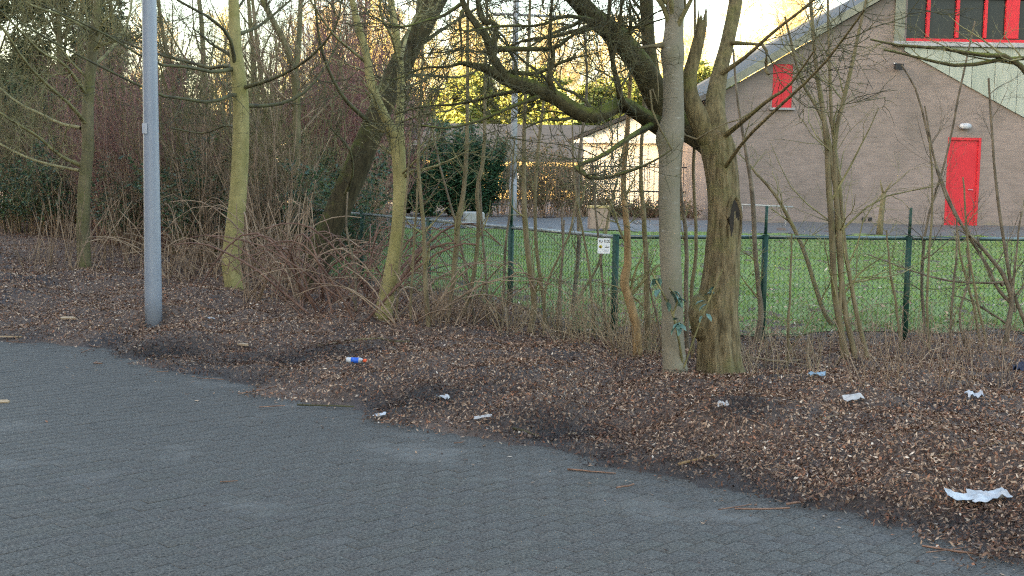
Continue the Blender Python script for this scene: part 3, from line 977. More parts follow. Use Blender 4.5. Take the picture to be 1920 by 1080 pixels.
def text(body, size, x, z, mat, parent):
    cu = bpy.data.curves.new('lettering', 'FONT'); cu.body = body; cu.size = size; cu.extrude = .0004
    cu.align_x = 'LEFT'
    tmp = bpy.data.objects.new('lettering', cu)
    me = bpy.data.meshes.new_from_object(tmp); bpy.data.objects.remove(tmp); me.materials.clear()
    o = link('lettering', me, mat, parent)
    o.parent = parent; o.location = (x, -.0032, z); o.rotation_euler = (math.pi / 2, 0, 0)
    o.scale = (.82, 1.2, 1)
    return o


text('RU', .036, -.053, .034, M_black, sign); text('ROK', .036, .0, .034, M_black, sign)
MB().tube([(-.034, -.0035, -.008), (-.034, -.0025, -.008)], .017, 14).build('emblem', M_yellow, sign)
MB().tube([(-.038, -.0050, -.012), (-.038, -.0038, -.012)], .010, 8).build('emblem_figure', M_black, sign)
for k in range(4): MB().box((.014 + .0115 * k, -.003, -.012 + .001 * (k % 2)), (.009, .0012, .009)).build('print_mark', M_black, sign)
for k in range(3): MB().box((.018, -.003, -.040 - .010 * k), (.05 - .008 * k, .0012, .003)).build('print_line', M_greyp, sign)

# ------------------------------------------------------------------ street lamp post in the verge
lb = gpt(288, 606); lamp = tag(empty('street_lamp', tuple(lb)), 'smooth grey steel lamp post rising from the leaf verge', 'street lamp')
ltop = at(279, 0, lb[1]) - lb
lean = ltop[:2] / ltop[2] * .25
hp_ = [0, .4, 1.5, 3, 5, 6.4]
MB().tube([(lean[0] * z, lean[1] * z, z - .1) for z in hp_], [.089, .089, .083, .075, .065, .058], 24, True).build('pole', M_steel, lamp, True)
hd2 = MB().box((lean[0] * 6.4 + .25, 0, 6.36), (.75, .26, .12), 0, .05).build('lamp_head', M_steel, lamp)
st = at(275, 241, lb[1]) - lb; MB().box((0, 0, 0), (.062, .003, .105)).build('sticker', M_white, lamp, False, (st[0] + .002, -.079, st[2]), (0, 0, -.42))
MB().box((0, 0, 0), (.03, .003, .03)).build('sticker_print', M_greyp, lamp, False, (st[0] - .004, -.0795, st[2] + .02), (0, 0, -.42))

# ------------------------------------------------------------------ trees along the verge
def tree(name, label, base, mains, mat, crown_parts, crown_mat, parent_group=None, k=14, extra=None):
    """mains: list of (part name, P, R, mat); crown_parts: tube list; everything is given in world coordinates and shifted to the base"""
    t = tag(empty(name, tuple(base)), label, 'tree', parent_group)
    for nm, P, R, mt, kk in mains:
        tube_obj(nm, [(P - base, R, kk)], mt, t)
    if crown_parts:
        tube_obj('crown', [(P - base, R, kk) for P, R, kk in crown_parts], crown_mat, t)
    return t


def twigs(rng, P, R, spec):
    """spec: list of dicts for kids; returns tube parts for all levels"""
    out = []
    for sp in spec:
        kk = sp.pop('k', 4)
        P, R = kids(rng, P, R, **sp)
        out.append((P, R, kk))
    return out


def rough_trunk(P, R, k, amp, seed, base, name, mat, parent, ridges=0, flare=0.):
    """single trunk tube with an uneven, ridged surface"""
    V, Q = tubes([(P, R, k)])
    n = P.shape[1]
    V = V.reshape(n, k, 3); c = P[0][:, None, :]
    d = V - c
    th = np.arange(k) * 2 * np.pi / k
    zz = P[0][:, 2][:, None]
    nz = vnoise(th[None, :] * 3 + 40 + 0 * zz, zz * 4.0 + 0 * th[None, :], seed) - .5 + .5 * (vnoise(np.cos(th)[None, :] * 2 + 9 + 0 * zz, zz * 1.6 + np.sin(th)[None, :], seed + 1) - .5)
    s_ = 1 + amp * nz
    if ridges:
        s_ = s_ + .045 * np.abs(np.sin(th[None, :] * ridges * .5 + 2.8 * vnoise(zz * 3 + 0 * th, th[None, :] * 2, seed + 5))) ** .6 * (.35 + vnoise(zz * 7 + 0 * th, th[None, :] * 5, seed + 7)) + .03 * (vnoise(zz * 22 + 0 * th, th[None, :] * 14, seed + 9) - .5)
    if flare:
        hh = np.clip((zz - zz.min()) / .45, 0, 1)
        s_ = s_ + flare * (1 - hh) ** 2 * (.6 + .8 * np.cos(th[None, :] * 4 + 1))
    V = c + d * s_[:, :, None]
    return link(name, mesh_arrays(name, (V - base).reshape(-1, 3), Q, smooth=True), mat, parent)


GRP = 'trees along the verge'
# -- stout brown tree with forked mossy limbs
Y5 = gpt(1350, 702)[1]; B5 = gpt(1350, 702)
rt = np.random.default_rng(51); B6_X = gpt(1300, 694)[0]
t5 = tag(empty('forked_tree', tuple(B5)), 'stout tree with furrowed brown trunk, hollow and mossy forked limbs', 'tree', GRP)
P, R = limb([(1352, 716, 96), (1350, 690, 84), (1346, 640, 78), (1345, 580, 74), (1352, 500, 66), (1358, 420, 62), (1355, 350, 58), (1349, 300, 58), (1342, 265, 56), (1336, 240, 44), (1334, 226, 22)], Y5, 150)
rough_trunk(P, R, 96, .16, 5, B5, 'trunk', M_brown, t5, 17, .12)
# burl at the foot and bulge by the hollow
bl = MB(); q = at(1318, 585, Y5 - .12) - B5; bl.tube([tuple(q + [-.0, .12, .12]), tuple(q + [-.03, .03, .07]), tuple(q + [-.035, 0, 0]), tuple(q + [-.0, .05, -.16]), tuple(q + [.03, .12, -.25])], [.03, .075, .085, .08, .04], 12); bl.build('burl', M_brown, t5, True)
hv = []
for k in range(12):
    a_ = k / 12 * 6.283; hv.append(tuple(at(1377 + 9 * math.cos(a_) * (1.0 + .25 * math.sin(3 * a_)), 418 - 44 * math.sin(a_), Y5 - .115 + .03 * math.cos(a_)) - B5))
MB().prism(hv, (0, .08, 0)).build('hollow', M_hollow_shade, t5)  # thin dark plate on the trunk, painted as the shaded recess
lp_ = [tuple(at(1377 + 12 * math.cos(a_), 418 - 50 * math.sin(a_), Y5 - .10 + .035 * math.cos(a_)) - B5) for a_ in np.linspace(-1.3, 4.4, 16)]
MB().tube(lp_, [.008 + .012 * math.sin(k / 15 * 3.14) for k in range(16)], 7).build('hollow_lip', M_brown, t5, True)
L5 = {
    'A': limb([(1352, 310, 44, .0), (1336, 268, 58, .1), (1300, 243, 58, .38), (1262, 222, 54, .58), (1240, 196, 50, .6), (1205, 130, 43, .5), (1160, 72, 39, .4), (1115, 35, 35, .3), (1075, -8, 33, .2), (1000, -90, 28, -.4)], Y5, 22),
    'B': limb([(1275, 232, 44, .5), (1240, 238, 34, .55), (1205, 218, 28, .35), (1165, 196, 27, .1), (1130, 212, 28, -.3), (1090, 214, 27, -.4), (1040, 182, 27, -.5), (985, 160, 27, -.6), (950, 148, 25, -.65), (925, 110, 16, -.7), (912, 70, 14, -.75), (890, 42, 13, -.8), (868, 5, 11, -.85), (850, -60, 9, -.9)], Y5, 34),
    'C': limb([(1238, 190, 30, .6), (1225, 140, 27, .6), (1217, 80, 25, .65), (1212, 0, 24, .7), (1206, -90, 20, .6)], Y5, 14),
    'D': limb([(1354, 330, 40, .0), (1349, 280, 52, .0), (1341, 232, 46, .0), (1341, 188, 35, .05), (1350, 135, 28, .15), (1366, 70, 25, .25), (1380, 0, 23, .35), (1392, -90, 18, .5)], Y5, 16),
    'E': limb([(1345, 300, 34, .0), (1328, 255, 44, .0), (1308, 218, 38, -.02), (1296, 188, 32, -.05), (1292, 150, 27, -.05), (1304, 100, 22, -.05), (1313, 62, 21, -.05), (1316, 38, 17, -.05)], Y5, 14),
    'F': limb([(950, 150, 24, -.65), (915, 130, 17, -.7), (885, 122, 11, -.72), (858, 117, 7, -.75)], Y5, 8),
    }
for key, (P, R) in L5.items():
    o = rough_trunk(P, R, 18, .22, 60 + ord(key), B5, 'limb' if key != 'E' else 'broken_limb', M_limb if key not in 'DE' else M_fork, t5, 9 if key in 'ADE' else 0)
# splintered end of the broken limb
spk = MB(); e_ = L5['E'][0][0][-1] - B5
for k in range(7):
    a = k * .9; spk.tube([tuple(e_ + [math.cos(a) * .03, math.sin(a) * .03, -.05]), tuple(e_ + [math.cos(a) * .034, math.sin(a) * .034, .03 + .07 * rt.uniform()])], [.014, .003], 5)
spk.build('splinter', M_sap, t5)
sub = [
    limb([(1165, 196, 16, .1), (1158, 150, 9, -.3), (1148, 118, 8, -.4), (1160, 60, 7, -.5), (1166, 0, 6, -.6)], Y5, 10),
    limb([(1190, 212, 14, .25), (1165, 185, 11, -.3), (1150, 120, 9, -.35), (1140, 60, 8, -.4), (1145, -10, 6, -.45)], Y5, 10),
    limb([(925, 92, 12, -.7), (990, 92, 9, -.6), (1040, 90, 8, -.5), (1075, 65, 6, -.4), (1110, 55, 5, -.3)], Y5, 10),
    limb([(1040, 182, 14, -.5), (1030, 145, 10, -.6), (1038, 105, 9, -.6), (1030, 75, 7, -.6), (1035, 0, 5, -.6)], Y5, 10),
    limb([(955, 135, 10, -.6), (1005, 138, 7, -.5), (1045, 120, 6, -.5), (1075, 108, 6, -.5), (1078, 95, 5, -.5)], Y5, 10),
    limb([(925, 90, 13, -.7), (930, 45, 10, -.7), (905, 40, 10, -.75), (895, 0, 8, -.8), (893, -60, 6, -.8)], Y5, 10),
    limb([(1225, 232, 13, .5), (1180, 258, 10, -.5), (1130, 292, 9, -.8), (1080, 313, 7, -1.0), (1100, 330, 6, -1.1)], Y5, 10),
    limb([(1080, 313, 7, -1.0), (1110, 334, 7, -1.1), (1160, 328, 6, -1.2), (1220, 305, 4, -1.3), (1260, 280, 3, -1.3)], Y5, 10),
    limb([(1025, 175, 10, -.5), (960, 200, 7, -.8), (900, 225, 6, -1.0), (840, 240, 4, -1.2), (790, 235, 3, -1.3)], Y5, 10),
    limb([(1000, 165, 9, -.5), (930, 178, 7, -.2), (860, 195, 5, .1), (790, 200, 4, .3), (740, 215, 3, .5)], Y5, 10),
    limb([(865, 118, 7, -.75), (840, 125, 5, -.8), (790, 128, 4, -.9), (740, 150, 3, -1), (700, 140, 2, -1.1)], Y5, 10),
    limb([(1350, 262, 12, .0), (1395, 226, 8, -.4), (1440, 188, 7, -.7), (1480, 160, 5, -.9), (1530, 90, 3, -1.2)], Y5, 10),
    limb([(1352, 325, 9, .0), (1395, 265, 6, -.5), (1450, 210, 6, -.9), (1540, 125, 5, -1.4), (1620, 20, 4, -1.9)], Y5, 10),
    limb([(1350, 140, 12, .1), (1400, 105, 7, -.1), (1450, 60, 6, -.4), (1520, 5, 5, -.7), (1560, -40, 4, -1)], Y5, 10),
    limb([(1370, 80, 10, .2), (1400, 82, 6, .0), (1435, 88, 6, -.2), (1436, 130, 7, -.2), (1442, 140, 4, -.25)], Y5, 10),
    limb([(1225, 120, 10, .6), (1190, 90, 7, .4), (1160, 55, 5, .6), (1120, 40, 4, .8), (1060, 50, 3, 1)], Y5, 10),
    limb([(1120, 40, 10, .3), (1060, 30, 7, -.3), (1010, 48, 5, -.6), (950, 48, 5, -.8), (870, 60, 4, -1)], Y5, 10),
    limb([(1120, 42, 10, .3), (1080, 58, 7, .3), (1030, 70, 6, .5), (985, 75, 5, .7), (930, 100, 3, .9)], Y5, 10),
    limb([(868, 20, 8, -.85), (862, 40, 6, -.9), (865, 75, 4, -.9), (866, 100, 3, -.9), (865, 118, 2, -.9)], Y5, 10),
    limb([(868, 5, 8, -.85), (830, 30, 6, -.9), (800, 38, 5, -1), (760, 50, 4, -1.1), (720, 45, 3, -1.2)], Y5, 10),
]
SP, SR = cat(*sub)
for k in range(len(SP)): tube_obj('branch', [(SP[k:k + 1] - B5, SR[k:k + 1], 8)], M_fork if k in (11, 12, 13, 14) else M_limb, t5)
LP, LR = [], []
for key in 'ABCD':
    P, R = L5[key]; s_ = np.linspace(0, 1, 10); ii = np.linspace(0, P.shape[1] - 1, 10).astype(int); LP.append(P[:, ii]); LR.append(R[:, ii])
LP = np.concatenate(LP + [SP]); LR = np.concatenate(LR + [SR])
p1 = kids(rt, LP, LR, 9, (.4, 1.3), .28, (.5, 1.4), 7, .24, .10, .3, 1, .35, .0042)
kp = (p1[0][:, 3, 0] - B6_X > .55) | (p1[0][:, 3, 0] - B6_X < -.5) | (p1[0][:, 3, 2] > 3.6)
p1 = (p1[0][kp], p1[1][kp])
p2 = kids(rt, *p1, 6, (.2, .65), .55, (.4, 1.3), 5, .25, .06, .15, 1, .4, .003)
p3 = kids(rt, *p2, 3, (.08, .3), .6, (.4, 1.2), 4, .25, .05, .2, 1, .5, .0023)
tube_obj('crown', [(p1[0] - B5, p1[1], 5), (p2[0] - B5, p2[1], 4), (p3[0] - B5, p3[1], 3)], M_twig_dark, t5)

# -- smooth grey trunk in front of it
B6 = gpt(1266, 700); Y6 = B6[1]
t6 = tag(empty('smooth_tree', tuple(B6)), 'slender tree with smooth straight grey bark in front of the forked tree', 'tree', GRP)
P, R = limb([(1268, 716, 52), (1266, 694, 46), (1262, 640, 42), (1260, 560, 40), (1256, 450, 40), (1255, 350, 40), (1256, 290, 42), (1256, 258, 52), (1262, 215, 40), (1262, 140, 37), (1261, 100, 44), (1263, 65, 36), (1266, 0, 33), (1270, -150, 28), (1276, -400, 20)], Y6, 60)
rough_trunk(P, R, 28, .05, 71, B6, 'trunk', M_grey, t6, 0, .06)
st6 = limb([(1250, 85, 14, 0), (1222, 86, 6, -.1), (1196, 90, 5, -.15)], Y6, 6)
tube_obj('stub', [(st6[0] - B6, st6[1], 8)], M_sap, t6)
wv = cat(limb([(1260, 280, 4, -.15), (1225, 215, 4, -.2), (1220, 160, 4, -.2), (1235, 195, 3, -.2), (1230, 110, 2, -.2)], Y6, 8), limb([(1270, 235, 4, .1), (1300, 262, 4, .0), (1350, 235, 3, -.1), (1390, 222, 3, -.1), (1440, 190, 2, -.1)], Y6, 8))
tube_obj('shoot', [(wv[0] - B6, wv[1], 5)], M_sap, t6)
tp = P[:, ::4]; tr = R[:, ::4]
c1 = kids(rt, tp[:, -4:], tr[:, -4:], 14, (.8, 2.2), .3, (.4, 1.0), 6, .15, .2, 0, 1, .3, .006)
c2 = kids(rt, *c1, 6, (.3, .9), .5, (.4, 1.1), 5, .2, .1, .1, 1, .4, .003)
tube_obj('crown', [(c1[0] - B6, c1[1], 5), (c2[0] - B6, c2[1], 4)], M_twig_olive, t6)

# -- thin pale vine stem rising beside it
# -- yellow-green trunk with spreading branches (near the lamp post)
def verge_tree(name, label, basepx, trunkpx, mat, forks=(), branches=(), seed=1, tw=(8, 6, 3), twmat=None, amp=.05, k=22, ntr=44, twlen=1.0, flare=.1):
    B = gpt(*basepx); Yb = B[1]; r = np.random.default_rng(seed)
    t = tag(empty(name, tuple(B)), label, 'tree', GRP)
    P, R = limb(trunkpx, Yb, ntr)
    rough_trunk(P, R, k, amp, seed, B, 'trunk', mat, t, 0, flare)
    LP, LR = [], []
    for fpx in forks:
        Pf, Rf = limb(fpx, Yb, 16)
        rough_trunk(Pf, Rf, 12, amp, seed + 3, B, 'limb', mat, t)
        LP.append(Pf[:, np.linspace(0, 15, 10).astype(int)]); LR.append(Rf[:, np.linspace(0, 15, 10).astype(int)])
    if branches:
        bs = cat(*[limb(b, Yb, 10, .72) for b in branches])
        for q_ in range(len(bs[0])): tube_obj('branch', [(bs[0][q_:q_ + 1] - B, bs[1][q_:q_ + 1], 8)], twmat or M_twig_olive, t)
        LP.append(bs[0]); LR.append(bs[1])
    i = np.linspace(ntr * .55, ntr - 1, 10).astype(int); LP.append(P[:, i]); LR.append(R[:, i])
    LP = np.concatenate(LP); LR = np.concatenate(LR)
    p1 = kids(r, LP, LR, tw[0], (.4 * twlen, 1.4 * twlen), .3, (.4, 1.2), 6, .17, .10, .15, 1, .3, .0055)
    p2 = kids(r, *p1, tw[1], (.2 * twlen, .7 * twlen), .55, (.4, 1.1), 5, .2, .06, .15, 1, .4, .0038)
    p3 = kids(r, *p2, tw[2], (.1 * twlen, .32 * twlen), .6, (.4, 1.1), 4, .2, .04, .2, 1, .5, .003)
    tube_obj('crown', [(p1[0] - B, p1[1], 4), (p2[0] - B, p2[1], 3), (p3[0] - B, p3[1], 3)], twmat or M_twig_olive, t)
    return t


verge_tree('verge_tree', 'yellow green barked tree with level branches, right of the lamp post', (438, 541),
           [(442, 556, 44), (440, 535, 38), (434, 490, 36), (440, 430, 34), (447, 360, 32), (451, 280, 31), (452, 200, 30), (447, 140, 27), (442, 90, 23), (438, 0, 19), (436, -120, 14), (440, -260, 8)], M_algae,
           branches=[
               [(448, 178, 13), (425, 180, 10, -.3), (400, 192, 9, -.6), (350, 186, 8, -1.0), (300, 178, 7, -1.4), (220, 140, 6, -1.9), (120, 90, 5, -2.4), (0, 20, 4, -3)],
               [(440, 130, 13), (425, 122, 10, .3), (395, 128, 9, .6), (340, 112, 8, .9), (280, 98, 7, 1.2), (200, 65, 5, 1.6), (100, 20, 4, 2)],
               [(442, 130, 12), (430, 70, 9, -.3), (395, 35, 8, -.6), (350, 10, 7, -.8), (300, -20, 5, -1)],
               [(440, 128, 12), (400, 135, 9, -.5), (350, 125, 8, -1), (290, 118, 7, -1.5), (190, 60, 5, -2), (80, 10, 4, -2.6)],
               [(455, 165, 12), (500, 152, 9, -.4), (545, 132, 8, -.8), (590, 100, 7, -1.2), (630, 50, 5, -1.6), (640, 0, 4, -1.8)],
               [(460, 198, 12), (500, 198, 9, .3), (540, 190, 8, .5), (580, 165, 7, .7), (620, 110, 5, .9), (640, 60, 4, 1.1)],
               [(445, 65, 11), (480, 52, 8, .3), (510, 30, 7, .5), (545, 0, 5, .7)],
               [(448, 240, 8), (420, 236, 6, .5), (380, 250, 5, .9), (320, 240, 4, 1.2)],
           ], seed=101, tw=(6, 5, 3), twmat=M_twig_dark, twlen=1.1)
verge_tree('verge_tree', 'slim yellow green tree forking low into two upright limbs', (718, 600),
           [(714, 612, 38), (718, 596, 34), (726, 550, 30), (738, 490, 28), (746, 430, 26), (750, 360, 25), (748, 300, 26), (745, 262, 28), (742, 245, 26)], M_algae,
           forks=[[(744, 262, 22), (725, 225, 18, -.1), (708, 190, 17, -.2), (694, 150, 16, -.2), (688, 105, 14, -.2), (672, 50, 13, -.2), (660, 0, 11, -.2), (640, -90, 8, -.2)],
                  [(747, 255, 20), (750, 215, 16, .1), (752, 160, 15, .2), (750, 120, 14, .2), (742, 60, 13, .2), (733, 0, 12, .2), (728, -100, 8, .2)]],
           branches=[
               [(752, 110, 10), (765, 60, 8, .3), (785, 20, 6, .5), (800, -30, 5, .7)],
               [(690, 120, 9), (660, 95, 7, -.4), (630, 70, 6, -.7), (600, 30, 5, -1), (570, -20, 4, -1.2)],
               [(748, 130, 9), (735, 70, 7, -.4), (715, 30, 6, -.6), (712, -30, 5, -.8)],
               [(750, 330, 6), (780, 300, 5, -.3), (800, 275, 4, -.5), (815, 240, 3, -.6)],
               [(750, 230, 7), (790, 215, 5, -.4), (850, 205, 4, -.8), (900, 180, 3, -1.2)],
               [(752, 170, 7), (790, 150, 5, .4), (830, 120, 4, .8), (860, 70, 3, 1.1)],
           ], seed=113, tw=(5, 5, 3), twmat=M_twig_olive, ntr=30, twlen=.85)
verge_tree('leaning_tree', 'thick dark mossy tree trunk leaning right behind the thicket', (572, 545),
           [(560, 560, 60), (575, 530, 54), (600, 470, 50), (635, 390, 47), (665, 320, 46), (695, 250, 45), (725, 180, 44), (760, 105, 42), (795, 40, 40), (822, -10, 38), (870, -110, 30), (920, -240, 20)], M_lean,
           branches=[
               [(700, 235, 14), (650, 190, 10, -.5), (620, 140, 8, -.8), (600, 80, 7, -1), (590, 0, 5, -1.2)],
               [(765, 100, 14), (830, 55, 9, .4), (870, 30, 7, .7), (920, 0, 5, 1)],
               [(740, 150, 12), (790, 140, 8, .6), (860, 145, 6, 1), (920, 120, 4, 1.4)],
               [(640, 380, 10), (660, 330, 8, -.5), (655, 280, 6, -.9), (620, 240, 5, -1.1)],
           ], seed=127, tw=(6, 5, 3), twmat=M_twig_dark, amp=.16, k=26)
verge_tree('thin_tree', 'thin pale olive tree between the yellow green tree and the leaning trunk', (548, 500),
           [(546, 510, 20), (550, 480, 18), (553, 400, 16), (556, 300, 15), (556, 210, 15), (554, 150, 15), (550, 125, 14)], M_algae_dark,
           forks=[[(552, 140, 13), (538, 90, 12, -.1), (515, 45, 11, -.2), (490, -5, 9, -.3), (470, -70, 6, -.3)], [(553, 140, 12), (560, 80, 10, .1), (563, 20, 9, .2), (566, -60, 6, .3)]],
           branches=[[(555, 260, 7), (590, 220, 5, .3), (620, 190, 4, .5), (650, 150, 3, .7)], [(553, 200, 7), (520, 170, 5, -.3), (490, 120, 4, -.5), (470, 60, 3, -.7)]],
           seed=131, tw=(8, 5, 3), twmat=M_twig_brown, twlen=1.0)
verge_tree('verge_tree', 'slim tree with long upswept branches left of the lamp post', (158, 501),
           [(160, 515, 30), (158, 498, 26), (156, 430, 24), (158, 350, 23), (165, 280, 22), (164, 220, 22), (168, 150, 20), (176, 70, 18), (184, 0, 15), (190, -120, 10)], M_algae_dark,
           branches=[
               [(164, 235, 12), (130, 195, 9, -.5), (95, 165, 8, -1), (50, 120, 7, -1.6), (10, 60, 6, -2.2), (-50, -20, 4, -2.8)],
               [(150, 310, 12), (110, 290, 9, -.4), (70, 255, 8, -.8), (20, 225, 7, -1.3), (-60, 170, 5, -2)],
               [(152, 240, 10), (115, 232, 8, .4), (80, 215, 7, .9), (30, 190, 6, 1.4), (-40, 130, 4, 2)],
               [(164, 180, 11), (120, 120, 8, -.7), (80, 100, 7, -1.2), (40, 60, 6, -1.8), (-20, 0, 4, -2.5)],
               [(170, 130, 10), (210, 90, 7, .6), (240, 40, 6, 1.1), (250, -20, 5, 1.5)],
               [(150, 320, 9), (100, 310, 7, .5), (50, 295, 6, 1), (-10, 265, 5, 1.6)],
               [(172, 60, 10), (120, 30, 7, -.8), (60, 10, 6, -1.5), (0, -30, 4, -2.2)],
           ], seed=139, tw=(9, 6, 3), twmat=M_twig_olive, twlen=1.4)

# ------------------------------------------------------------------ repeat helpers
def copy_tree(o, parent=None):
    c = o.copy(); COL.objects.link(c); c.parent = parent
    for ch in o.children: copy_tree(ch, c)
    return c


def leaf_quads(rng, pos, size, colors, droop=.3, aspect=.5):
    K = len(pos)
    a = rng.uniform(0, 6.28, K); tz = rng.normal(size=K) * .5 - droop
    t = nrm(np.stack([np.cos(a), np.sin(a), tz], -1))
    rv = rng.normal(size=(K, 3)); b = nrm(np.cross(t, rv)); n = np.cross(t, b)
    L = (size * rng.uniform(.6, 1.3, K))[:, None]; Wd = L * aspect
    v = np.stack([pos, pos + t * L * .5 + b * Wd * .5 + n * L * .06, pos + t * L - n * L * .08, pos + t * L * .5 - b * Wd * .5 + n * L * .06], 1).reshape(-1, 3)
    q = np.arange(4 * K).reshape(-1, 4)
    tri = np.concatenate([q[:, [0, 1, 2]], q[:, [0, 2, 3]]])
    ci = rng.integers(0, len(colors), K)
    col = np.array(colors)[ci] * rng.uniform(.7, 1.3, (K, 1))
    return v, tri, np.repeat(col, 4, 0)


LEAFG = [(.035, .075, .035), (.05, .10, .05), (.03, .06, .04), (.07, .12, .045), (.06, .10, .075)]


def shrub_proto(seed, nst, height, spread, r0, stem_mat, twig_mat, tw=(7, 4), up=.18, leaf=0, base_w=.25, leafcol=LEAFG, lsize=.07, wig=.08, lz=.1):
    """stems fanning from the ground, side twigs and, for evergreens, leaves; returns data for placing"""
    r = np.random.default_rng(seed)
    n = 9
    P = np.empty((nst, n, 3)); a = r.uniform(0, 6.28, nst)
    P[:, 0] = np.stack([np.cos(a) * r.uniform(0, base_w, nst), np.sin(a) * r.uniform(0, base_w, nst), np.full(nst, -.06)], -1)
    d = nrm(np.stack([np.cos(a) * r.uniform(0, spread, nst), np.sin(a) * r.uniform(0, spread, nst), np.ones(nst)], -1))
    H = height * r.uniform(.5, 1.1, nst)
    for j in range(1, n):
        d = nrm(d + r.normal(size=(nst, 3)) * wig + np.array([0, 0, up * .12])); P[:, j] = P[:, j - 1] + d * (H / (n - 1))[:, None]
    R = (r0 * r.uniform(.6, 1.3, nst))[:, None] * np.linspace(1, .35, n)[None]
    p1 = kids(r, P, R, tw[0], (height * .14, height * .38), .5, (.35, 1.0), 5, .18, up, .2, 1, .35, .003)
    p2 = kids(r, *p1, tw[1], (height * .06, height * .2), .6, (.4, 1.1), 4, .2, up * .6, .15, 1, .4, .0022)
    V, Q = tubes([(P, R, 6)]); ms = mesh_arrays('stem', V, Q, smooth=True); ms.materials.append(stem_mat)
    V, Q = tubes([(p1[0], p1[1], 3), (p2[0], p2[1], 3)]); mt = mesh_arrays('twigs', V, Q); mt.materials.append(twig_mat)
    ml = None
    if leaf:
        src = np.concatenate([p1[0][:, 2:].reshape(-1, 3), p2[0][:, 1:].reshape(-1, 3)])
        src = src[src[:, 2] > lz]
        pos = src[r.integers(0, len(src), leaf)] + r.normal(size=(leaf, 3)) * .03
        v, t, c = leaf_quads(r, pos, lsize, leafcol)
        ml = mesh_arrays('leaves', v, t, col=c); ml.materials.append(M_ever)
    return ms, mt, ml


def place(name, proto, x, y, rz, sc, label, group, cat_='shrub', z=None):
    o = tag(empty(name, (x, y, (max(float(zg(x, y)), 0) if z is None else z)), rz), label, cat_, group)
    o.scale = (sc, sc, sc * 1.0)
    ms, mt, ml = proto
    link('stem', ms, None, o); link('crown', mt, None, o)
    if ml: link('foliage', ml, None, o)
    return o


# ------------------------------------------------------------------ thicket on the left
rth = np.random.default_rng(77)
PR = {
    'brown': [shrub_proto(200 + k, 20, 3.0, .35, .011, M_twig_brown, M_twig_brown, (8, 5)) for k in range(2)],
    'red': [shrub_proto(210 + k, 26, 2.9, .3, .009, M_twig_red, M_twig_red, (8, 5), up=.25) for k in range(2)],
    'olive': [shrub_proto(220 + k, 16, 3.6, .3, .013, M_algae_dark, M_twig_olive, (9, 5)) for k in range(2)],
    'leafy': [shrub_proto(230 + k, 14, 2.0, .5, .010, M_twig_brown, M_twig_olive, (8, 5), leaf=2600) for k in range(2)],
    'ever': [shrub_proto(240 + k, 16, 2.6, .45, .015, M_twig_dark, M_twig_dark, (9, 5), leaf=9000, lsize=.085, base_w=.5) for k in range(2)],
}
THG = 'shrubs of the tangled thicket'
TXT = {
    'brown': ('bare_shrub', 'bare brown twiggy shrub in the tangled thicket'),
    'red': ('dogwood_shrub', 'dark red stemmed bare shrub in the tangled thicket'),
    'olive': ('tall_shrub', 'tall olive green stemmed shrub in the thicket'),
    'leafy': ('bramble_bush', 'low bush with scattered dark green leaves in the thicket'),
    'ever': ('evergreen_shrub', 'dense dark evergreen shrub deep in the thicket'),
}


def thick(kind, u, y, sc=1.0):
    d_ = ray(u, 400); x = d_[0] / d_[1] * y
    nm, lb_ = TXT[kind]
    place(nm, PR[kind][rth.integers(0, 2)], x, y, rth.uniform(0, 6.28), sc * rth.uniform(.88, 1.12), lb_, THG + ', ' + kind)


for u, y in ((15, 26.5), (75, 25), (120, 24), (205, 22.6), (250, 21.6), (330, 20.6), (385, 19.6), (480, 18.6), (520, 18.2), (40, 29), (300, 23), (430, 22), (560, 21), (180, 27), (-60, 28), (-30, 26), (700, 19.5), (500, 24)):
    thick('brown', u, y, .95)
for u, y in ((215, 23), (260, 23.6), (310, 22.4), (180, 24.6), (350, 23.8), (100, 27), (420, 25), (630, 22.5), (670, 23.2), (690, 22), (590, 24), (280, 26)):
    thick('red', u, y, 1.2)
for u, y in ((600, 22), (640, 24.5), (665, 21.5), (700, 24), (615, 25.5), (680, 26)):
    thick('red', u, y, 1.65)
for u, y in ((30, 25.5), (95, 26), (225, 24), (350, 21.2), (400, 21), (470, 20.5), (500, 19.4), (590, 19.6), (150, 28), (260, 28), (370, 27), (480, 27), (610, 26), (-40, 30), (60, 31)):
    thick('olive', u, y, 1.15)
for u, y in ((20, 25.2), (60, 24.8), (110, 24.2), (240, 21.8), (350, 20.2), (470, 19.4), (490, 21), (575, 19), (630, 20.4), (660, 17.8)):
    thick('leafy', u, y, .9)
for u, y in ((-40, 31), (30, 30), (90, 29.5), (150, 30.5), (215, 29), (270, 30), (330, 28.5), (420, 29.5), (520, 30), (60, 33), (180, 34), (310, 33)):
    thick('ever', u, y, 1.25)

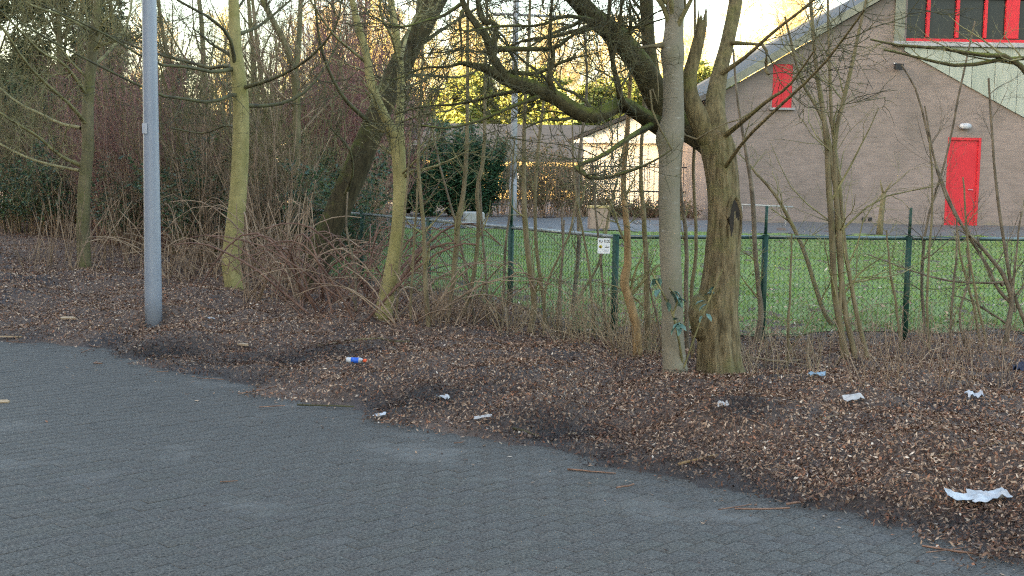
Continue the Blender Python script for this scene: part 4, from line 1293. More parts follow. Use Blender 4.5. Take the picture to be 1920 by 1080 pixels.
# taller bare trees within and behind the thicket
def bare_tree_proto(seed, h, r0, mat, twmat, nb=16, tw=(6, 5, 3), ang=(.5, 1.0), up=.22, minr=.004, curve=.14, lo=.25, leaf=0, leafcol=None, lsize=.12, blen=(.22, .42)):
    r = np.random.default_rng(seed)
    n = 12
    P = np.zeros((1, n, 3)); d = np.array([0, 0, 1.0])
    P[0, 0, 2] = -.1
    for j in range(1, n):
        d = nrm(d + r.normal(size=3) * .05 + [0, 0, .1]); P[0, j] = P[0, j - 1] + d * h / (n - 1)
    R = r0 * np.linspace(1, .16, n)[None]; R[0, 0] *= 1.25
    b1 = kids(r, P, R, nb, (h * blen[0], h * blen[1]), .42, ang, 8, curve * .7, up, lo, .98, .25, minr * 2, .5)
    b2 = kids(r, *b1, tw[0], (h * .09, h * .22), .5, (.4, 1.0), 6, curve, up * .5, .2, 1, .3, minr * 1.3)
    b3 = kids(r, *b2, tw[1], (h * .04, h * .11), .55, (.4, 1.1), 4, curve * 1.2, up * .4, .15, 1, .4, minr)
    parts = [(b2[0], b2[1], 4), (b3[0], b3[1], 3)]
    if tw[2]:
        b4 = kids(r, *b3, tw[2], (h * .02, h * .055), .6, (.4, 1.1), 3, curve, up * .3, .15, 1, .5, minr * .75); parts.append((b4[0], b4[1], 3))
    V, Q = tubes([(P, R, 12), (b1[0], b1[1], 6)]); ms = mesh_arrays('trunk', V, Q, smooth=True); ms.materials.append(mat)
    V, Q = tubes(parts); mt = mesh_arrays('crown', V, Q); mt.materials.append(twmat)
    ml = None
    if leaf:
        src = b3[0].reshape(-1, 3); pos = src[r.integers(0, len(src), leaf)] + r.normal(size=(leaf, 3)) * .06
        v, t, c = leaf_quads(r, pos, lsize, leafcol); ml = mesh_arrays('foliage', v, t, col=c); ml.materials.append(M_ever)
    return ms, mt, ml


def place_tree(name, proto, x, y, rz, sc, label, group, z=None):
    o = tag(empty(name, (x, y, (max(float(zg(x, y)), 0) if z is None else z)), rz), label, 'tree', group)
    o.scale = (sc, sc, sc)
    link('trunk', proto[0], None, o); link('crown', proto[1], None, o)
    if proto[2]: link('foliage', proto[2], None, o)
    return o


def ux(u, y):
    d_ = ray(u, 300); return d_[0] / d_[1] * y


PT = [bare_tree_proto(300 + k, 9.0, .10, M_algae_dark, M_twig_olive, 16, (5, 5, 2), minr=.005) for k in range(3)]
for k, (u, y, sc) in enumerate(((20, 29, 1), (90, 29, 1.1), (215, 25, .8), (250, 30, 1.0), (330, 28, .9), (385, 29, 1.0), (480, 27, .9), (520, 26, .8), (610, 26, .8), (655, 27, .8), (-50, 27, 1.0), (140, 30, 1.1))):
    place_tree('young_tree', PT[k % 3], ux(u, y), y, k * 1.7, sc, 'bare young tree with olive twigs rising from the thicket', 'young trees in the thicket')
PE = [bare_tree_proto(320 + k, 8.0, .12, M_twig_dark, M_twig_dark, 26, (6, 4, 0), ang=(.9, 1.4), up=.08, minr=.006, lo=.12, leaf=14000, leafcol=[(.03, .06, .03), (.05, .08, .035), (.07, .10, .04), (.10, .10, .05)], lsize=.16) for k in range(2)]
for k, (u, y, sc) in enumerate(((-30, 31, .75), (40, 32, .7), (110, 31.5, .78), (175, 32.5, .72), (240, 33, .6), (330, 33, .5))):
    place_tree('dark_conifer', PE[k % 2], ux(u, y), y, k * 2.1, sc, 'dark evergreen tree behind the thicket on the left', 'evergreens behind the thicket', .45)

# ------------------------------------------------------------------ far sunlit trees
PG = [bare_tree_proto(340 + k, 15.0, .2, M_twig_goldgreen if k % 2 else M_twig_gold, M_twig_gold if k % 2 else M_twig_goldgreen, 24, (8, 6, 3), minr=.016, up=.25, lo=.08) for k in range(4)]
far = [(560, 84, .9), (660, 80, .9), (610, 88, .9), (690, 96, 1.0), (775, 98, 1.0), (1165, 99, 1.05), (700, 74, .85), (745, 90, 1.05), (790, 78, .85), (830, 95, 1), (868, 82, .85), (905, 84, .85), (940, 92, .95), (985, 80, .8), (1020, 98, 1.0),
       (1060, 84, .82), (1100, 86, .85), (1140, 95, .95), (1185, 82, .8), (1230, 90, .9), (1290, 80, .8), (1330, 96, .95), (1400, 78, .95), (1440, 84, 1.1), (1475, 92, 1.15), (1530, 88, 1.2), (430, 92, .95), (300, 95, 1)]
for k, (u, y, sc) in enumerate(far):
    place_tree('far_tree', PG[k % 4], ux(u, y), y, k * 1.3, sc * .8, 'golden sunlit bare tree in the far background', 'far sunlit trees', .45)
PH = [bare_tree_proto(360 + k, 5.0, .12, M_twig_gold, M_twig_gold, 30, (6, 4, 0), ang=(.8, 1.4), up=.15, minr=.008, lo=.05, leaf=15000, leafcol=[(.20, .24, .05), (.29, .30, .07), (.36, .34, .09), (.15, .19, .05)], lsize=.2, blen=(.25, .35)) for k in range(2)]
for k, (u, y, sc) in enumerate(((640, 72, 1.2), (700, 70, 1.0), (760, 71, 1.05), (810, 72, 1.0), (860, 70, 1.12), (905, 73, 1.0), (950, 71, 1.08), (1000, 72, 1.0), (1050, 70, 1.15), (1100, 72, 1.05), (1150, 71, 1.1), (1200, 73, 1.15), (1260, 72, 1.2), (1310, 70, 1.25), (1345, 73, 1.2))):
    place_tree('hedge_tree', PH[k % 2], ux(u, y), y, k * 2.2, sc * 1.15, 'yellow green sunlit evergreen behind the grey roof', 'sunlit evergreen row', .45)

# ------------------------------------------------------------------ shrubs and yews between lawn and houses
def yew_proto(seed, h, w):
    r = np.random.default_rng(seed)
    n = 26
    a = r.uniform(0, 6.28, n); P = np.empty((n, 6, 3)); hh = r.uniform(.55, 1.05, n) * h
    for j in range(6):
        t = j / 5
        P[:, j] = np.stack([np.cos(a) * w * .55 * t ** .7 * r.uniform(.6, 1, n), np.sin(a) * w * .55 * t ** .7 * r.uniform(.6, 1, n), hh * t - .05], -1)
    R = np.linspace(.03, .008, 6)[None] * np.ones((n, 1))
    p1 = kids(r, P, R, 12, (h * .1, h * .25), .5, (.6, 1.3), 4, .15, .05, .1, 1, .4, .004)
    src = np.concatenate([p1[0][:, 1:].reshape(-1, 3), P[:, 1:].reshape(-1, 3)])
    K = 13000
    pos = src[r.integers(0, len(src), K)] + r.normal(size=(K, 3)) * .07
    pos[:, 2] = np.maximum(pos[:, 2], .03)
    v, t, c = leaf_quads(r, pos, .10, [(.02, .06, .024), (.034, .09, .036), (.05, .12, .05), (.026, .07, .04)], 0., .35)
    V, Q = tubes([(P, R, 5), (p1[0], p1[1], 3)])
    ms = mesh_arrays('stem', V, Q); ms.materials.append(M_twig_dark)
    ml = mesh_arrays('foliage', v, t, col=c); ml.materials.append(M_ever)
    return ms, ml


YW = [yew_proto(400 + k, 2.4, 1.3) for k in range(2)]
for k, (u, y, sc, lb_) in enumerate(((795, 33.6, .85, 'leftmost dark green yew bush beyond the fence'), (848, 34.0, 1.08, 'tallest dark green yew bush beyond the fence'), (905, 33.8, .92, 'dark green yew bush just left of the white mast'), (765, 36, .8, 'dark green yew bush behind the leftmost yew'))):
    o = tag(empty('yew_bush', (ux(u, y), y, .43), k * 1.9), lb_, 'bush', 'yew bushes by the path'); o.scale = (sc, sc, sc)
    link('stem', YW[k % 2][0], None, o); link('foliage', YW[k % 2][1], None, o)
BR = [shrub_proto(420 + k, 24, 1.9, .5, .012, M_twig_brown, M_twig_brown, (9, 5), leaf=1500, leafcol=[(.10, .09, .03), (.16, .10, .04), (.05, .07, .02)], lsize=.07, base_w=.5) for k in range(2)]
for k, (u, y, sc) in enumerate(((985, 33.5, 1.0), (1030, 34.5, 1.15), (1075, 33.8, .95), (1112, 35, .85), (1010, 38, 1.2), (1075, 38, 1.1), (940, 37, 1.1), (690, 34, 1.2), (720, 36, 1.2), (650, 35.5, 1.3))):
    place('brown_shrub', BR[k % 2], ux(u, y), y, k * 1.4, sc, 'brown twiggy shrub with few leaves beyond the path', 'brown shrubs beyond the path', z=.43)
HG = shrub_proto(440, 30, .55, .6, .008, M_twig_brown, M_twig_brown, (7, 4), leaf=900, leafcol=[(.20, .09, .05), (.14, .10, .04), (.07, .08, .03)], lsize=.06, base_w=.4, lz=.05)
for k in range(9):
    u = 1105 + k * 30; y = 35.0 + .3 * (k % 3)
    if ux(u, y) < HX0 - .3:
        place('low_shrub', HG, ux(u, y), y, k * 2.3, 1.0 + .12 * (k % 3), 'low reddish brown shrub in front of the sunlit house', 'low shrubs before the house', z=.43)
# young staked tree by the hall
yb = gpt(1645, 446); yt = tag(empty('pollard_stump', tuple((ux(1655, 28.5), 28.5, float(zg(8.8, 28.5))))), 'short bare pollarded tree stump before the brick hall wall', 'tree')
q = [(.0, 0, -.05), (.02, 0, .4), (.05, 0, .8), (.06, 0, 1.0)]
MB().tube(q, [.085, .07, .06, .065], 10).build('trunk', M_sap, yt, True)
m_ = MB(); m_.tube([(.06, 0, .95), (.0, .03, 1.2), (-.03, .03, 1.32)], [.03, .02, .012], 6); m_.tube([(.06, 0, .95), (.16, 0, 1.15), (.26, 0, 1.3)], [.03, .02, .01], 6); m_.build('limb', M_sap, yt, True)

# ------------------------------------------------------------------ saplings between the verge and the fence
rs = np.random.default_rng(500)


def sapling(name, label, px, mat=M_sap, twmat=M_twig_olive, nt=10, tl=(.2, .7), group='thin saplings by the fence', many=None, up=.12, n=18, lv=3):
    """one or several stems from one foot; px: list of stems in pixels (u, v, width, depth offset)"""
    stems = px if many else [px]
    B = gpt(stems[0][0][0], stems[0][0][1]); Yb = B[1]
    t = tag(empty(name, tuple(B)), label, 'sapling', group)
    Ps, Rs = [], []
    for s_ in stems:
        u0, v0, w0 = s_[0][:3]
        s2 = [(u0, v0 + 8, w0 * 1.15)] + list(s_)
        P, R = limb(s2, Yb, n)
        P = P + np.cumsum(rs.normal(size=P.shape) * .004, 1)
        Ps.append(P); Rs.append(R)
        tube_obj('stem', [(P - B, R, 9)], mat, t)
    P = np.concatenate(Ps); R = np.concatenate(Rs)
    if nt:
        p1 = kids(rs, P, R, max(2, int(nt * .6)), tl, .42, (.4, 1.1), 6, .16, up, .25, 1, .3, .0026)
        p2 = kids(rs, *p1, 4, (tl[0] * .5, tl[1] * .55), .6, (.4, 1.1), 5, .18, up * .5, .15, 1, .4, .002)
        parts = [(p1[0] - B, p1[1], 4), (p2[0] - B, p2[1], 3)]
        if lv > 2:
            p3 = kids(rs, *p2, 2, (tl[0] * .25, tl[1] * .3), .6, (.4, 1.1), 4, .2, up * .3, .2, 1, .5, .0016); parts.append((p3[0] - B, p3[1], 3))
        tube_obj('crown', parts, twmat, t)
    return t


sapling('sapling', 'straight pale sapling right of the tall green fence post', [(993, 622, 12), (1003, 575, 12), (1000, 530, 11), (990, 460, 11), (985, 380, 10), (983, 300, 8), (985, 180, 7), (992, 60, 6), (995, -60, 4)], nt=12)
sapling('sapling', 'thinner sapling leaning beside the straight pale sapling', [(1026, 615, 7), (1015, 540, 7), (1006, 460, 7), (1003, 370, 6), (1012, 250, 6), (1030, 100, 5), (1035, -40, 4)], nt=9)
sapling('sapling', 'dark wavy sapling leaning left of the tall green fence post', [(866, 596, 9), (878, 555, 9), (890, 490, 8), (895, 420, 8), (892, 350, 8), (903, 300, 7), (905, 180, 6), (908, 40, 5), (906, -60, 4)], nt=10, mat=M_sap)
sapling('sapling', 'grey sapling bowing left across the fence rail', [(838, 600, 9), (848, 540, 9), (856, 470, 11), (858, 415, 11), (868, 370, 9), (874, 310, 8), (878, 200, 7), (876, 60, 6), (880, -60, 4)], nt=12)
sapling('sapling', 'straight thin sapling just right of the low forking tree', [(802, 612, 9), (798, 540, 9), (796, 440, 8), (790, 370, 7), (784, 300, 6), (788, 200, 5), (792, 80, 4)], nt=12)
sapling('sapling', 'brown curved sapling against the fence left of the notice', [(1075, 590, 8), (1080, 520, 8), (1086, 440, 8), (1084, 360, 7), (1090, 280, 6), (1105, 160, 5), (1100, 30, 4)], nt=10, mat=M_stem)
sapling('sapling', 'thin stem slanting across the white notice', [(1075, 572, 5), (1100, 530, 5, -.05), (1122, 490, 5, -.1), (1133, 450, 5, -.15), (1140, 400, 5, -.15), (1160, 320, 4, -.15), (1175, 220, 3, -.15)], nt=5, tl=(.15, .4))
sapling('orange_sapling', 'crooked orange barked sapling left of the smooth grey trunk', [(1196, 668, 20), (1192, 610, 18), (1178, 555, 17), (1172, 525, 18), (1182, 480, 14), (1180, 420, 12), (1172, 340, 10), (1178, 240, 8), (1188, 100, 6)], mat=M_sap_orange, nt=12, tl=(.25, .8))
sapling('sapling', 'upright pale sapling between the orange sapling and the grey trunk', [(1214, 662, 13), (1212, 590, 12), (1212, 500, 10), (1206, 410, 9), (1200, 320, 7), (1208, 180, 6), (1210, 40, 4)], nt=8)
sapling('sapling', 'thin reddish sapling rising right of the grey trunk', [(1290, 660, 9), (1292, 560, 9), (1294, 470, 8), (1288, 390, 7), (1284, 330, 6), (1292, 200, 5)], mat=M_stem, nt=6, tl=(.2, .5))
sapling('sapling', 'thin wavy pale stem between the grey trunk and the forked trunk', [(1296, 672, 7), (1298, 600, 7), (1294, 540, 7), (1302, 490, 7), (1302, 400, 6), (1300, 300, 6), (1303, 200, 6), (1305, 60, 5), (1308, -40, 4)], nt=5, tl=(.2, .5))
sapling('sapling', 'brown sapling standing close before the green post right of the forked tree', [(1418, 642, 14), (1424, 590, 11), (1416, 530, 9), (1410, 460, 9), (1406, 380, 9), (1398, 310, 7), (1380, 200, 5), (1370, 90, 4)], mat=M_stem, nt=9, tl=(.3, .9))
sapling('clumped_sapling', 'clump of upright saplings standing in front of the brick hall', [
    [(1590, 672, 12), (1566, 560, 12), (1560, 440, 12), (1552, 330, 11), (1548, 240, 10), (1530, 130, 8), (1520, 0, 6)],
    [(1602, 668, 11), (1585, 590, 11), (1574, 480, 11), (1568, 360, 11), (1566, 250, 9), (1590, 160, 8), (1612, 60, 6), (1640, -40, 4)],
    [(1626, 670, 9), (1612, 620, 9), (1596, 540, 8), (1582, 450, 8), (1572, 330, 8), (1560, 230, 7), (1555, 120, 6), (1550, -30, 4)],
    [(1580, 672, 9), (1574, 600, 8), (1578, 480, 8), (1562, 330, 8), (1548, 230, 7), (1500, 140, 5), (1470, 30, 4)]],
    many=True, nt=12, tl=(.4, 1.4), mat=M_sap, twmat=M_twig_olive, up=.1)
sapling('sapling', 'slender branching sapling leaning towards the clumped saplings', [(1560, 610, 9), (1540, 575, 9), (1510, 480, 8), (1480, 410, 7), (1450, 360, 6), (1425, 330, 5), (1400, 300, 3)], nt=12, tl=(.3, 1.0))
sapling('branching_sapling', 'crooked brown sapling with long arching branches at the right edge', [
    [(1886, 640, 10), (1894, 590, 10), (1897, 560, 10), (1880, 515, 8), (1845, 470, 7), (1800, 420, 5), (1760, 330, 4), (1735, 200, 3)],
    [(1900, 575, 8), (1870, 540, 6), (1845, 490, 6), (1790, 400, 5), (1750, 300, 4), (1720, 180, 4), (1690, 120, 3)],
    [(1876, 527, 6), (1830, 528, 4), (1770, 522, 4), (1700, 505, 3), (1620, 475, 2)],
    [(1895, 610, 5), (1860, 585, 4), (1830, 565, 3), (1800, 555, 2)],
    [(1940, 650, 9), (1920, 600, 8), (1895, 540, 7), (1870, 400, 6), (1860, 300, 5), (1850, 150, 4)]],
    many=True, mat=M_stem, nt=9, tl=(.3, 1.2), twmat=M_stem)
sapling('sapling', 'faint thin stem in front of the red hall door', [(1735, 630, 6), (1730, 520, 6), (1740, 420, 5), (1775, 300, 4), (1800, 180, 4), (1830, 40, 3)], mat=M_stem, nt=12, tl=(.4, 1.3), twmat=M_stem)
sapling('sapling', 'arching mossy branch crossing before the upper hall windows', [(1960, 660, 14), (1985, 500, 13), (1990, 330, 12), (1960, 190, 11), (1900, 112, 10), (1840, 105, 8), (1760, 92, 6), (1680, 85, 5), (1630, 75, 3)], mat=M_limb, twmat=M_twig_olive, nt=16, tl=(.3, 1.2))
sapling('sapling', 'second mossy branch hanging below the hall windows', [(1985, 655, 12), (2010, 480, 11), (2000, 280, 10), (1945, 120, 9), (1880, 112, 8), (1800, 122, 7), (1730, 108, 5), (1660, 92, 3)], mat=M_limb, twmat=M_twig_olive, nt=14, tl=(.3, 1.0))
for u, v, du, lab in ((915, 612, -12, 'leaning twig stem left of the tall post'), (940, 612, 20, 'bent thin stem at the foot of the tall green post'), (1045, 628, 15, 'slim stem among the dry stalks'), (1135, 640, -25, 'thin stem before the corner post'),
                      (770, 600, 12, 'thin stem right beside the low forking tree'), (1245, 670, -30, 'thin stem leaning past the grey trunk'), (1320, 676, 35, 'dark thin stem crossing the forked trunk'), (1475, 690, 10, 'thin pale stem right of the forked tree'),
                      (1690, 660, -25, 'faint thin stem near the second green post'), (1780, 650, 15, 'thin bare stem under the red door'), (1840, 645, -40, 'thin bare stem leaning from the right edge')):
    h_ = rs.uniform(180, 380)
    sapling('thin_sapling', lab, [(u, v, 5), (u + du * .3, v - h_ * .35, 5), (u + du * .8, v - h_ * .7, 4), (u + du, v - h_, 3)], nt=9, tl=(.2, .6), mat=M_stem if rs.uniform() < .5 else M_sap, group='thin stems by the fence', lv=2)

for k in range(10):
    u = rs.uniform(640, 1240) if k < 6 else rs.uniform(1400, 1900)
    v = (585 + (u - 640) * .13 if u < 1240 else 655) + rs.uniform(-8, 8); h_ = rs.uniform(160, 420); du = rs.normal() * 40
    sapling('thin_sapling', 'thin fence stem', [(u, v, 5), (u + du * .3 + rs.normal() * 5, v - h_ * .35, 4.5), (u + du * .8 + rs.normal() * 6, v - h_ * .7, 4), (u + du, v - h_, 3)], nt=4, tl=(.2, .6), mat=M_stem if k % 2 else M_sap, twmat=M_stem if k % 3 else M_twig_olive, group='thin stems by the fence', lv=2)

# bramble canes piled round the foot of the low forking tree
def canes(name, label, u0, u1, v0, v1, nn, mat, seed, h=(.35, 1.0), length=(.7, 1.8), r=(.005, .011), group='bramble heaps'):
    g = np.random.default_rng(seed)
    P = np.empty((nn, 9, 3)); Rr = np.empty((nn, 9))
    for k in range(nn):
        b = gpt(g.uniform(u0, u1), g.uniform(v0, v1)); a = g.uniform(0, 6.28); L = g.uniform(*length); hh = g.uniform(*h)
        end = b + np.array([math.cos(a) * L, math.sin(a) * L * .6, 0]); drop = g.uniform(0, 1)
        t = np.linspace(0, 1, 9)[:, None]
        arc = hh * (np.sin(t * np.pi * g.uniform(.45, .95)))
        pt = b * (1 - t) + end * t; pt[:, 2:] = b[2] - .03 + arc
        P[k] = pt + np.cumsum(g.normal(size=(9, 3)) * .01, 0); Rr[k] = g.uniform(*r) * np.linspace(1, .5, 9)
    B = P[:, 0].mean(0); o = tag(empty(name, tuple(B)), label, 'brambles', group)
    for k in range(nn): tube_obj('cane', [(P[k:k + 1] - B, Rr[k:k + 1], 6)], mat, o)
    p1 = kids(g, P, Rr, 2, (.15, .5), .5, (.4, 1.2), 5, .2, .05, .1, 1, .4, .002)
    p2 = kids(g, *p1, 3, (.08, .25), .6, (.4, 1.2), 4, .2, .03, .1, 1, .4, .0016)
    tag(tube_obj('twigs', [(p1[0] - B, p1[1], 4), (p2[0] - B, p2[1], 3)], mat, o), kind='stuff')


canes('bramble_heap', 'heap of reddish brown bramble canes left of the low forking tree', 560, 720, 560, 600, 40, M_cane, 601, r=(.006, .018))
canes('bramble_heap', 'tangle of brown canes at the foot of the yellow green tree', 450, 570, 530, 570, 30, M_twig_brown, 602, h=(.5, 1.3), r=(.006, .014))
canes('bramble_heap', 'brown canes between the low forking tree and the tall post', 730, 940, 585, 615, 36, M_twig_brown, 603, h=(.25, .8))
canes('bramble_heap', 'red canes behind the low forking tree', 600, 780, 545, 580, 24, M_cane, 604, h=(.4, 1.1), r=(.006, .015))
canes('bramble_heap', 'brown canes under the lamp post side of the thicket', 310, 440, 505, 535, 26, M_twig_brown, 605, h=(.4, 1.2))
canes('bramble_heap', 'low twig tangle around the corner post', 1120, 1260, 640, 672, 22, M_twig_tan, 606, h=(.2, .6), r=(.003, .006), length=(.4, 1.0))
canes('bramble_heap', 'low brown twig tangle along the right fence', 1400, 1900, 640, 700, 46, M_twig_brown, 607, h=(.15, .6), r=(.002, .005), length=(.3, 1.0))
# cut stems, thick, left of the thicket foot
def stalks(name, label, u0, u1, v0, v1, nn, mat, seed, h=(.4, .9), r=(.002, .004), tilt=.35, group='dry stalk clumps', n=5, catg='dry stalks'):
    g = np.random.default_rng(seed)
    P = np.empty((nn, n, 3)); R = np.empty((nn, n))
    for k in range(nn):
        b = gpt(g.uniform(u0, u1), g.uniform(v0, v1)); d = nrm(np.array([g.normal() * tilt, g.normal() * tilt, 1.0])); L = g.uniform(*h); pt = b - [0, 0, .04]
        for j in range(n):
            P[k, j] = pt; d = nrm(d + g.normal(size=3) * .10); pt = pt + d * L / (n - 1)
        R[k] = g.uniform(*r) * np.linspace(1, .5, n)
    B = P[:, 0].mean(0); o = tag(empty(name, tuple(B)), label, catg, group)
    if name == 'cut_stems':
        for k in range(nn): tube_obj('stem', [(P[k:k + 1] - B, R[k:k + 1], 6)], mat, o)
    else:
        tag(tube_obj('stalks', [(P - B, R, 5)], mat, o), kind='stuff')


stalks('dry_stalks', 'clump of straw coloured dry stalks right of the tall green post', 1045, 1150, 615, 650, 190, M_twig_tan, 701, h=(.25, .75))
stalks('dry_stalks', 'straw coloured dry stalks at the foot of the tall green post', 930, 1045, 600, 635, 150, M_twig_tan, 702, h=(.2, .6))
stalks('dry_stalks', 'dry stalks between the corner post and the grey trunk', 1150, 1250, 640, 676, 130, M_twig_tan, 703, h=(.3, .9))
stalks('dry_stalks', 'dry grey brown stalks left of the tall green post', 780, 930, 590, 615, 170, M_twig_brown, 704, h=(.2, .65))
stalks('dry_stalks', 'sparse pale stalks right of the forked tree', 1395, 1560, 660, 715, 110, M_twig_tan, 705, h=(.15, .55))
stalks('dry_stalks', 'sparse brown stalks along the right fence', 1600, 1900, 640, 740, 240, M_twig_brown, 706, h=(.15, .6))
stalks('cut_stems', 'thick cut brown stems at the thicket foot left of the brambles', 310, 440, 500, 532, 40, M_twig_brown, 707, h=(.4, 1.2), r=(.006, .013), tilt=.3)
stalks('cut_stems', 'upright brown stems between the yellow green tree and the brambles', 455, 580, 525, 575, 55, M_twig_brown, 708, h=(.6, 1.6), r=(.004, .010), tilt=.22)
stalks('cut_stems', 'pale upright stems at the thicket foot left of the lamp post', 30, 265, 480, 510, 70, M_twig_brown, 709, h=(.4, 1.5), r=(.004, .010), tilt=.25)

# leafy sprig before the grey trunk
sb = gpt(1282, 700); spr = tag(empty('leafy_sprig', tuple(sb)), 'sprig with drooping blue green leaves before the smooth grey trunk', 'sprig')
SPX = [[(1282, 705, 5, 0), (1275, 650, 5, -.1), (1262, 590, 4, -.2), (1240, 545, 4, -.25), (1222, 510, 3, -.25)], [(1262, 590, 4, -.2), (1270, 560, 3, -.25), (1255, 540, 3, -.28)], [(1282, 690, 4, -.05), (1310, 610, 3, -.1), (1335, 550, 3, -.15), (1355, 505, 2, -.2)], [(1275, 650, 3, -.1), (1268, 615, 3, -.25), (1275, 600, 2, -.3)]]
sprp = [limb(s_, sb[1], 10) for s_ in SPX]
for P, R in sprp: tube_obj('stem', [(P - sb, R, 6)], M_twig_olive, spr)
lv_ = np.array([(0, 0, 0), (.028, .022, .008), (.062, .017, .004), (.085, 0, -.012), (.062, -.017, .004), (.028, -.022, .008), (.04, 0, 0)])
lm = bpy.data.meshes.new('leaf'); lm.from_pydata([tuple(p) for p in lv_], [], [(0, 6, 1), (1, 6, 2), (2, 6, 3), (0, 5, 6), (5, 4, 6), (4, 3, 6)]); lm.update()
lm.materials.append(simple('blue green leaf', (.07, .14, .115), (.11, .19, .15), 20., rough=.4, spec=.5))
gl = np.random.default_rng(808)
for P, R in sprp:
    for k in range(9 if P is not sprp[2][0] else 7):
        t = gl.uniform(.45, 1.0); q = P[0][min(9, int(t * 9))] - sb
        o = link('leaf', lm, None, spr, tuple(q + gl.normal(size=3) * .012), (gl.normal() * .5, gl.uniform(.1, 1.1), gl.uniform(0, 6.28))); sc = gl.uniform(.8, 1.35); o.scale = (sc, sc, sc)

# ------------------------------------------------------------------ litter lying on the verge and road
def lay(u, v): return gpt(u, v)


bt = lay(668, 686); bot = tag(empty('plastic_bottle', tuple(bt + [0, 0, .045]), -.12), 'white and blue plastic bottle with orange cap lying in the leaves', 'bottle')
def lat(prof, nm, mat): MB().tube([(x, 0, 0) for x, r in prof], [r for x, r in prof], 14).build(nm, mat, bot, True)
bot.scale = (.75, .75, .75)
lat([(-.115, .018), (-.11, .03), (-.08, .032), (-.055, .032)], 'base', M_white)
lat([(-.055, .0325), (-.02, .031), (.03, .0325)], 'label_band', M_blue)
lat([(.03, .032), (.05, .030), (.075, .018), (.08, .014)], 'neck', M_white)
lat([(.08, .02), (.115, .02), (.118, .015)], 'cap', M_orange)


def scrap(name, label, u, v, w, d_, seed, mat=M_paper, h=.03, cat_='litter', n=9, lift=.02, rz=0., cut=.25):
    """crumpled sheet: a bent irregular grid with thickness"""
    g = np.random.default_rng(seed); B = lay(u, v)
    X_, Y_ = np.meshgrid(np.linspace(-1, 1, n), np.linspace(-1, 1, n))
    edge = 1 - cut * vnoise(np.arctan2(Y_, X_) * 2 + 10, np.hypot(X_, Y_) * .5, seed)
    xw = X_ * edge * w / 2; yw = Y_ * edge * d_ / 2
    zz_ = h * (vnoise(X_ * 1.9 + 5, Y_ * 1.9, seed + 1) - .25) + h * .5 * (vnoise(X_ * 5, Y_ * 5, seed + 2) - .5)
    ca_, sa_ = math.cos(rz), math.sin(rz)
    xx_ = xw * ca_ - yw * sa_; yy_ = xw * sa_ + yw * ca_
    gz = np.maximum(zg(xx_ + B[0], yy_ + B[1]), 0) - B[2]
    V_ = np.stack([xx_, yy_, gz + lift + .018 + np.maximum(zz_, 0)], -1).reshape(-1, 3)
    V2 = V_ - np.array([0, 0, .0015])
    i_ = np.arange(n * n).reshape(n, n)
    q_ = np.stack([i_[:-1, :-1], i_[:-1, 1:], i_[1:, 1:], i_[1:, :-1]], -1).reshape(-1, 4)
    me = mesh_arrays(name, np.concatenate([V_, V2]), np.concatenate([q_, q_[:, ::-1] + n * n]), smooth=False)
    return tag(link(name, me, mat, None, tuple(B)), label, cat_)


M_bag = simple('crumpled white film', (.30, .305, .31), (.46, .46, .47), 14., rough=.35, spec=.5)
scrap('plastic_bag', 'large crumpled white plastic bag in the leaves near the road corner', 1852, 950, .26, .2, 901, M_bag, .03, 'plastic bag', 15, .03, .1, .5)
scrap('plastic_bag', 'flat torn white bag piece beside the large crumpled bag', 1800, 950, .16, .12, 911, M_bag, .02, 'plastic bag', 9, .03)
scrap('paper_scrap', 'flat white paper strip lying on the road edge', 711, 787, .11, .05, 902, M_white, .01, 'paper', 7, .012)
scrap('foil_scrap', 'twisted silvery scrap in the dark leaf hollow', 830, 759, .10, .06, 903, M_bag, .04, 'litter', 9, .025, -.4)
scrap('paper_scrap', 'white scrap lying in the leaves above the leaf mound', 1355, 770, .08, .05, 904, M_paper, .02, 'paper')
scrap('paper_scrap', 'long white scrap at the top of the verge below the clumped saplings', 1600, 757, .16, .07, 905, M_paper, .02, 'paper', rz=.4)
scrap('paper_cup', 'crushed white cup lying near the right edge of the verge', 1826, 757, .12, .08, 906, M_white, .06, 'cup')
scrap('plastic_scrap', 'pale blue plastic scrap below the pale stem right of the forked tree', 1532, 713, .14, .06, 907, simple('pale blue film', (.22, .30, .37), rough=.4), .03, 'litter')
scrap('paper_scrap', 'thin grey scrap among wet leaves at the road edge', 905, 792, .14, .04, 908, M_paper, .01, 'paper')
scrap('paper_scrap', 'small bluish scrap lying in leaves right of the lamp post', 394, 604, .12, .05, 909, M_bag, .02, 'paper')
scrap('dark_bag', 'dark blue plastic lump at the right edge by the fence', 1912, 703, .11, .09, 913, simple('dark blue film', (.03, .035, .06), rough=.4), .09, 'litter')


def chunk(name, label, u, v, L, w, rz, mat=M_wood, tilt=0., z=.02, seed=1):
    g = np.random.default_rng(seed); B = lay(u, v)
    m = MB(); m.prism([(-L / 2, -w / 2, 0), (L / 2 - w * .4, -w * .4, 0), (L / 2, 0, 0), (L / 2 - w * .6, w / 2, 0), (-L / 2 + w * .3, w * .45, 0)], (0, 0, w * .35))
    return tag(m.build(name, mat, None, False, tuple(B + [0, 0, z]), (g.normal() * .2, tilt, rz)), label, 'wood')


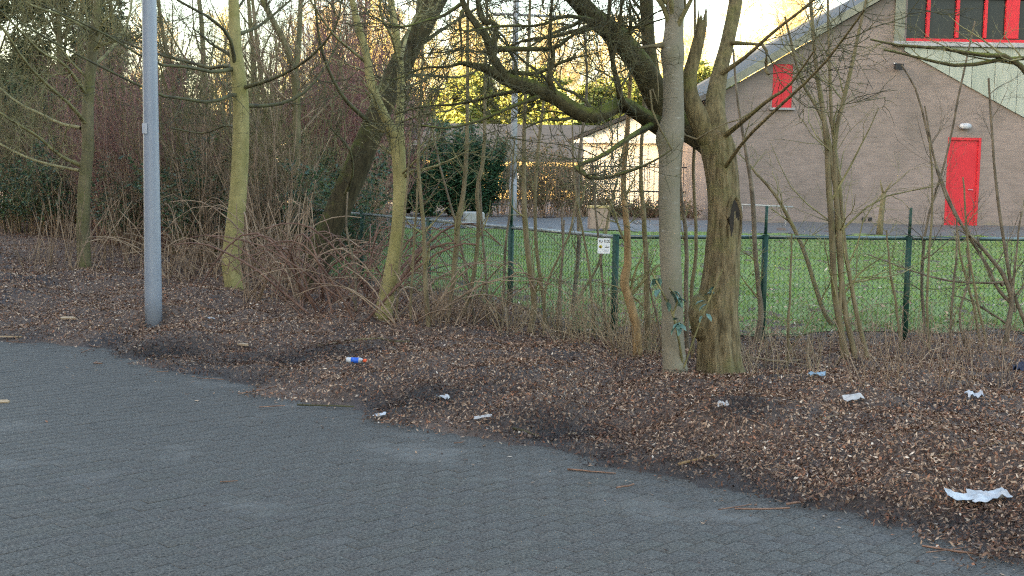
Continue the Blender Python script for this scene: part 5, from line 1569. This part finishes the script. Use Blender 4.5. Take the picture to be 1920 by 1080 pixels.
chunk('wood_chip', 'pale wood chunk lying below the lamp post verge', 457, 652, .13, .05, -.6, seed=1)
chunk('wood_chip', 'pale splinter leaning against the foot of the lamp post', 292, 603, .14, .05, .3, tilt=-.9, z=.08, seed=2)
chunk('wood_chip', 'pale wood chip on the road at the left edge', 7, 756, .09, .035, .1, z=.004, seed=3)
chunk('wood_chip', 'pale wood splinter in the dark hollow at the road edge', 1073, 821, .07, .028, .4, seed=4)
chunk('wood_chip', 'long pale splinter at the far left road edge', 15, 636, .30, .04, .05, seed=5)
chunk('wood_chip', 'pale wood chip on the verge left of the lamp post', 128, 602, .16, .05, .0, seed=6)


def stick(label, u, v, L, r, rz, mat=M_stick, seed=1, lift=.02):
    g = np.random.default_rng(seed); B = lay(u, v); n = 7
    t = np.linspace(-.5, .5, n); P = np.stack([np.cos(rz) * t * L, np.sin(rz) * t * L, 0 * t], -1) + np.cumsum(g.normal(size=(n, 3)) * L * .012, 0)
    P[:, 2] = np.maximum(zg(P[:, 0] + B[0], P[:, 1] + B[1]), 0) - B[2] + lift
    m = MB().tube([tuple(p) for p in P], list(r * np.linspace(1, .6, n)), 7)
    return tag(m.build('stick', mat, None, True, tuple(B)), label, 'stick', 'sticks on the verge')


stick('long straw coloured stick lying at the right edge of the verge', 1815, 851, .42, .007, .05, M_twig_tan, 1)
stick('reddish stick at the road edge below the leaf mound', 1525, 941, .34, .007, .35, M_stick, 2)
stick('green mossy stick on the verge above the plastic bottle', 678, 640, .85, .012, .12, M_algae_dark, 3)
stick('dark stick lying along the road edge left of the white paper', 610, 765, .42, .008, -.05, M_twig_dark, 4)
stick('orange brown bark strip at the road edge under the mound', 1310, 868, .26, .010, .25, M_sap_orange, 5)
stick('dark bark piece lying in the hollow at the road edge', 985, 818, .20, .010, -.5, M_twig_dark, 6)
stick('pale stick lying low beside the forked tree foot', 1425, 684, .75, .012, -.1, M_twig_tan, 7, .05)
stick('thin pale stick on the verge below the clumped saplings', 1560, 787, .3, .005, .5, M_twig_tan, 8)
stick('brown bark strip on the road near the right corner', 1110, 886, .3, .006, -.3, M_stick, 9, .006)
stick('short brown twig on the road below the verge', 430, 905, .1, .004, .3, M_stick, 10, .006)

# ------------------------------------------------------------------ tell look-alikes apart by where they stand
MARKS = [(158, 'the slim upswept tree'), (283, 'the lamp post'), (440, 'the yellow green tree'), (575, 'the leaning trunk'), (735, 'the low forking tree'), (960, 'the white mast'), (1258, 'the smooth grey trunk'), (1352, 'the forked tree'), (1560, 'the clumped saplings')]
ORD = ['leftmost', 'second from left', 'third from left', 'fourth from left', 'fifth from left', 'sixth from left', 'seventh from left', 'eighth from left', 'ninth from left', 'tenth from left', 'eleventh from left', 'twelfth from left']
bylab = {}
for o in bpy.data.objects:
    if o.parent is None and 'label' in o and 'group' in o: bylab.setdefault(o['label'], []).append(o)
for lab, obs in bylab.items():
    if len(obs) < 2: continue
    short = {'bare brown twiggy shrub in the tangled thicket': 'bare brown thicket shrub', 'dark red stemmed bare shrub in the tangled thicket': 'dark red stemmed thicket shrub', 'tall olive green stemmed shrub in the thicket': 'tall olive thicket shrub',
             'low bush with scattered dark green leaves in the thicket': 'low leafy thicket bush', 'dense dark evergreen shrub deep in the thicket': 'dense evergreen thicket shrub', 'bare young tree with olive twigs rising from the thicket': 'bare young olive thicket tree',
             'dark evergreen tree behind the thicket on the left': 'dark evergreen tree behind the thicket', 'golden sunlit bare tree in the far background': 'golden far sunlit tree', 'yellow green sunlit evergreen behind the grey roof': 'yellow green sunlit far evergreen',
             'brown twiggy shrub with few leaves beyond the path': 'brown twiggy shrub beyond the path', 'low reddish brown shrub in front of the sunlit house': 'low reddish shrub before the sunlit house'}.get(lab, lab)
    zones = {}
    for o in obs:
        u = 960 + F * o.location.x / o.location.y
        left = [m for m in MARKS if m[0] <= u]
        zones.setdefault(left[-1][1] if left else None, []).append((u, o))
    for z_, lst in zones.items():
        lst.sort(key=lambda t: t[0])
        for k, (u, o) in enumerate(lst):
            where = ('seen right of ' + z_) if z_ else 'at the far left edge'
            o['label'] = short + ', ' + (ORD[min(k, 11)] + ' ' if len(lst) > 1 else '') + where
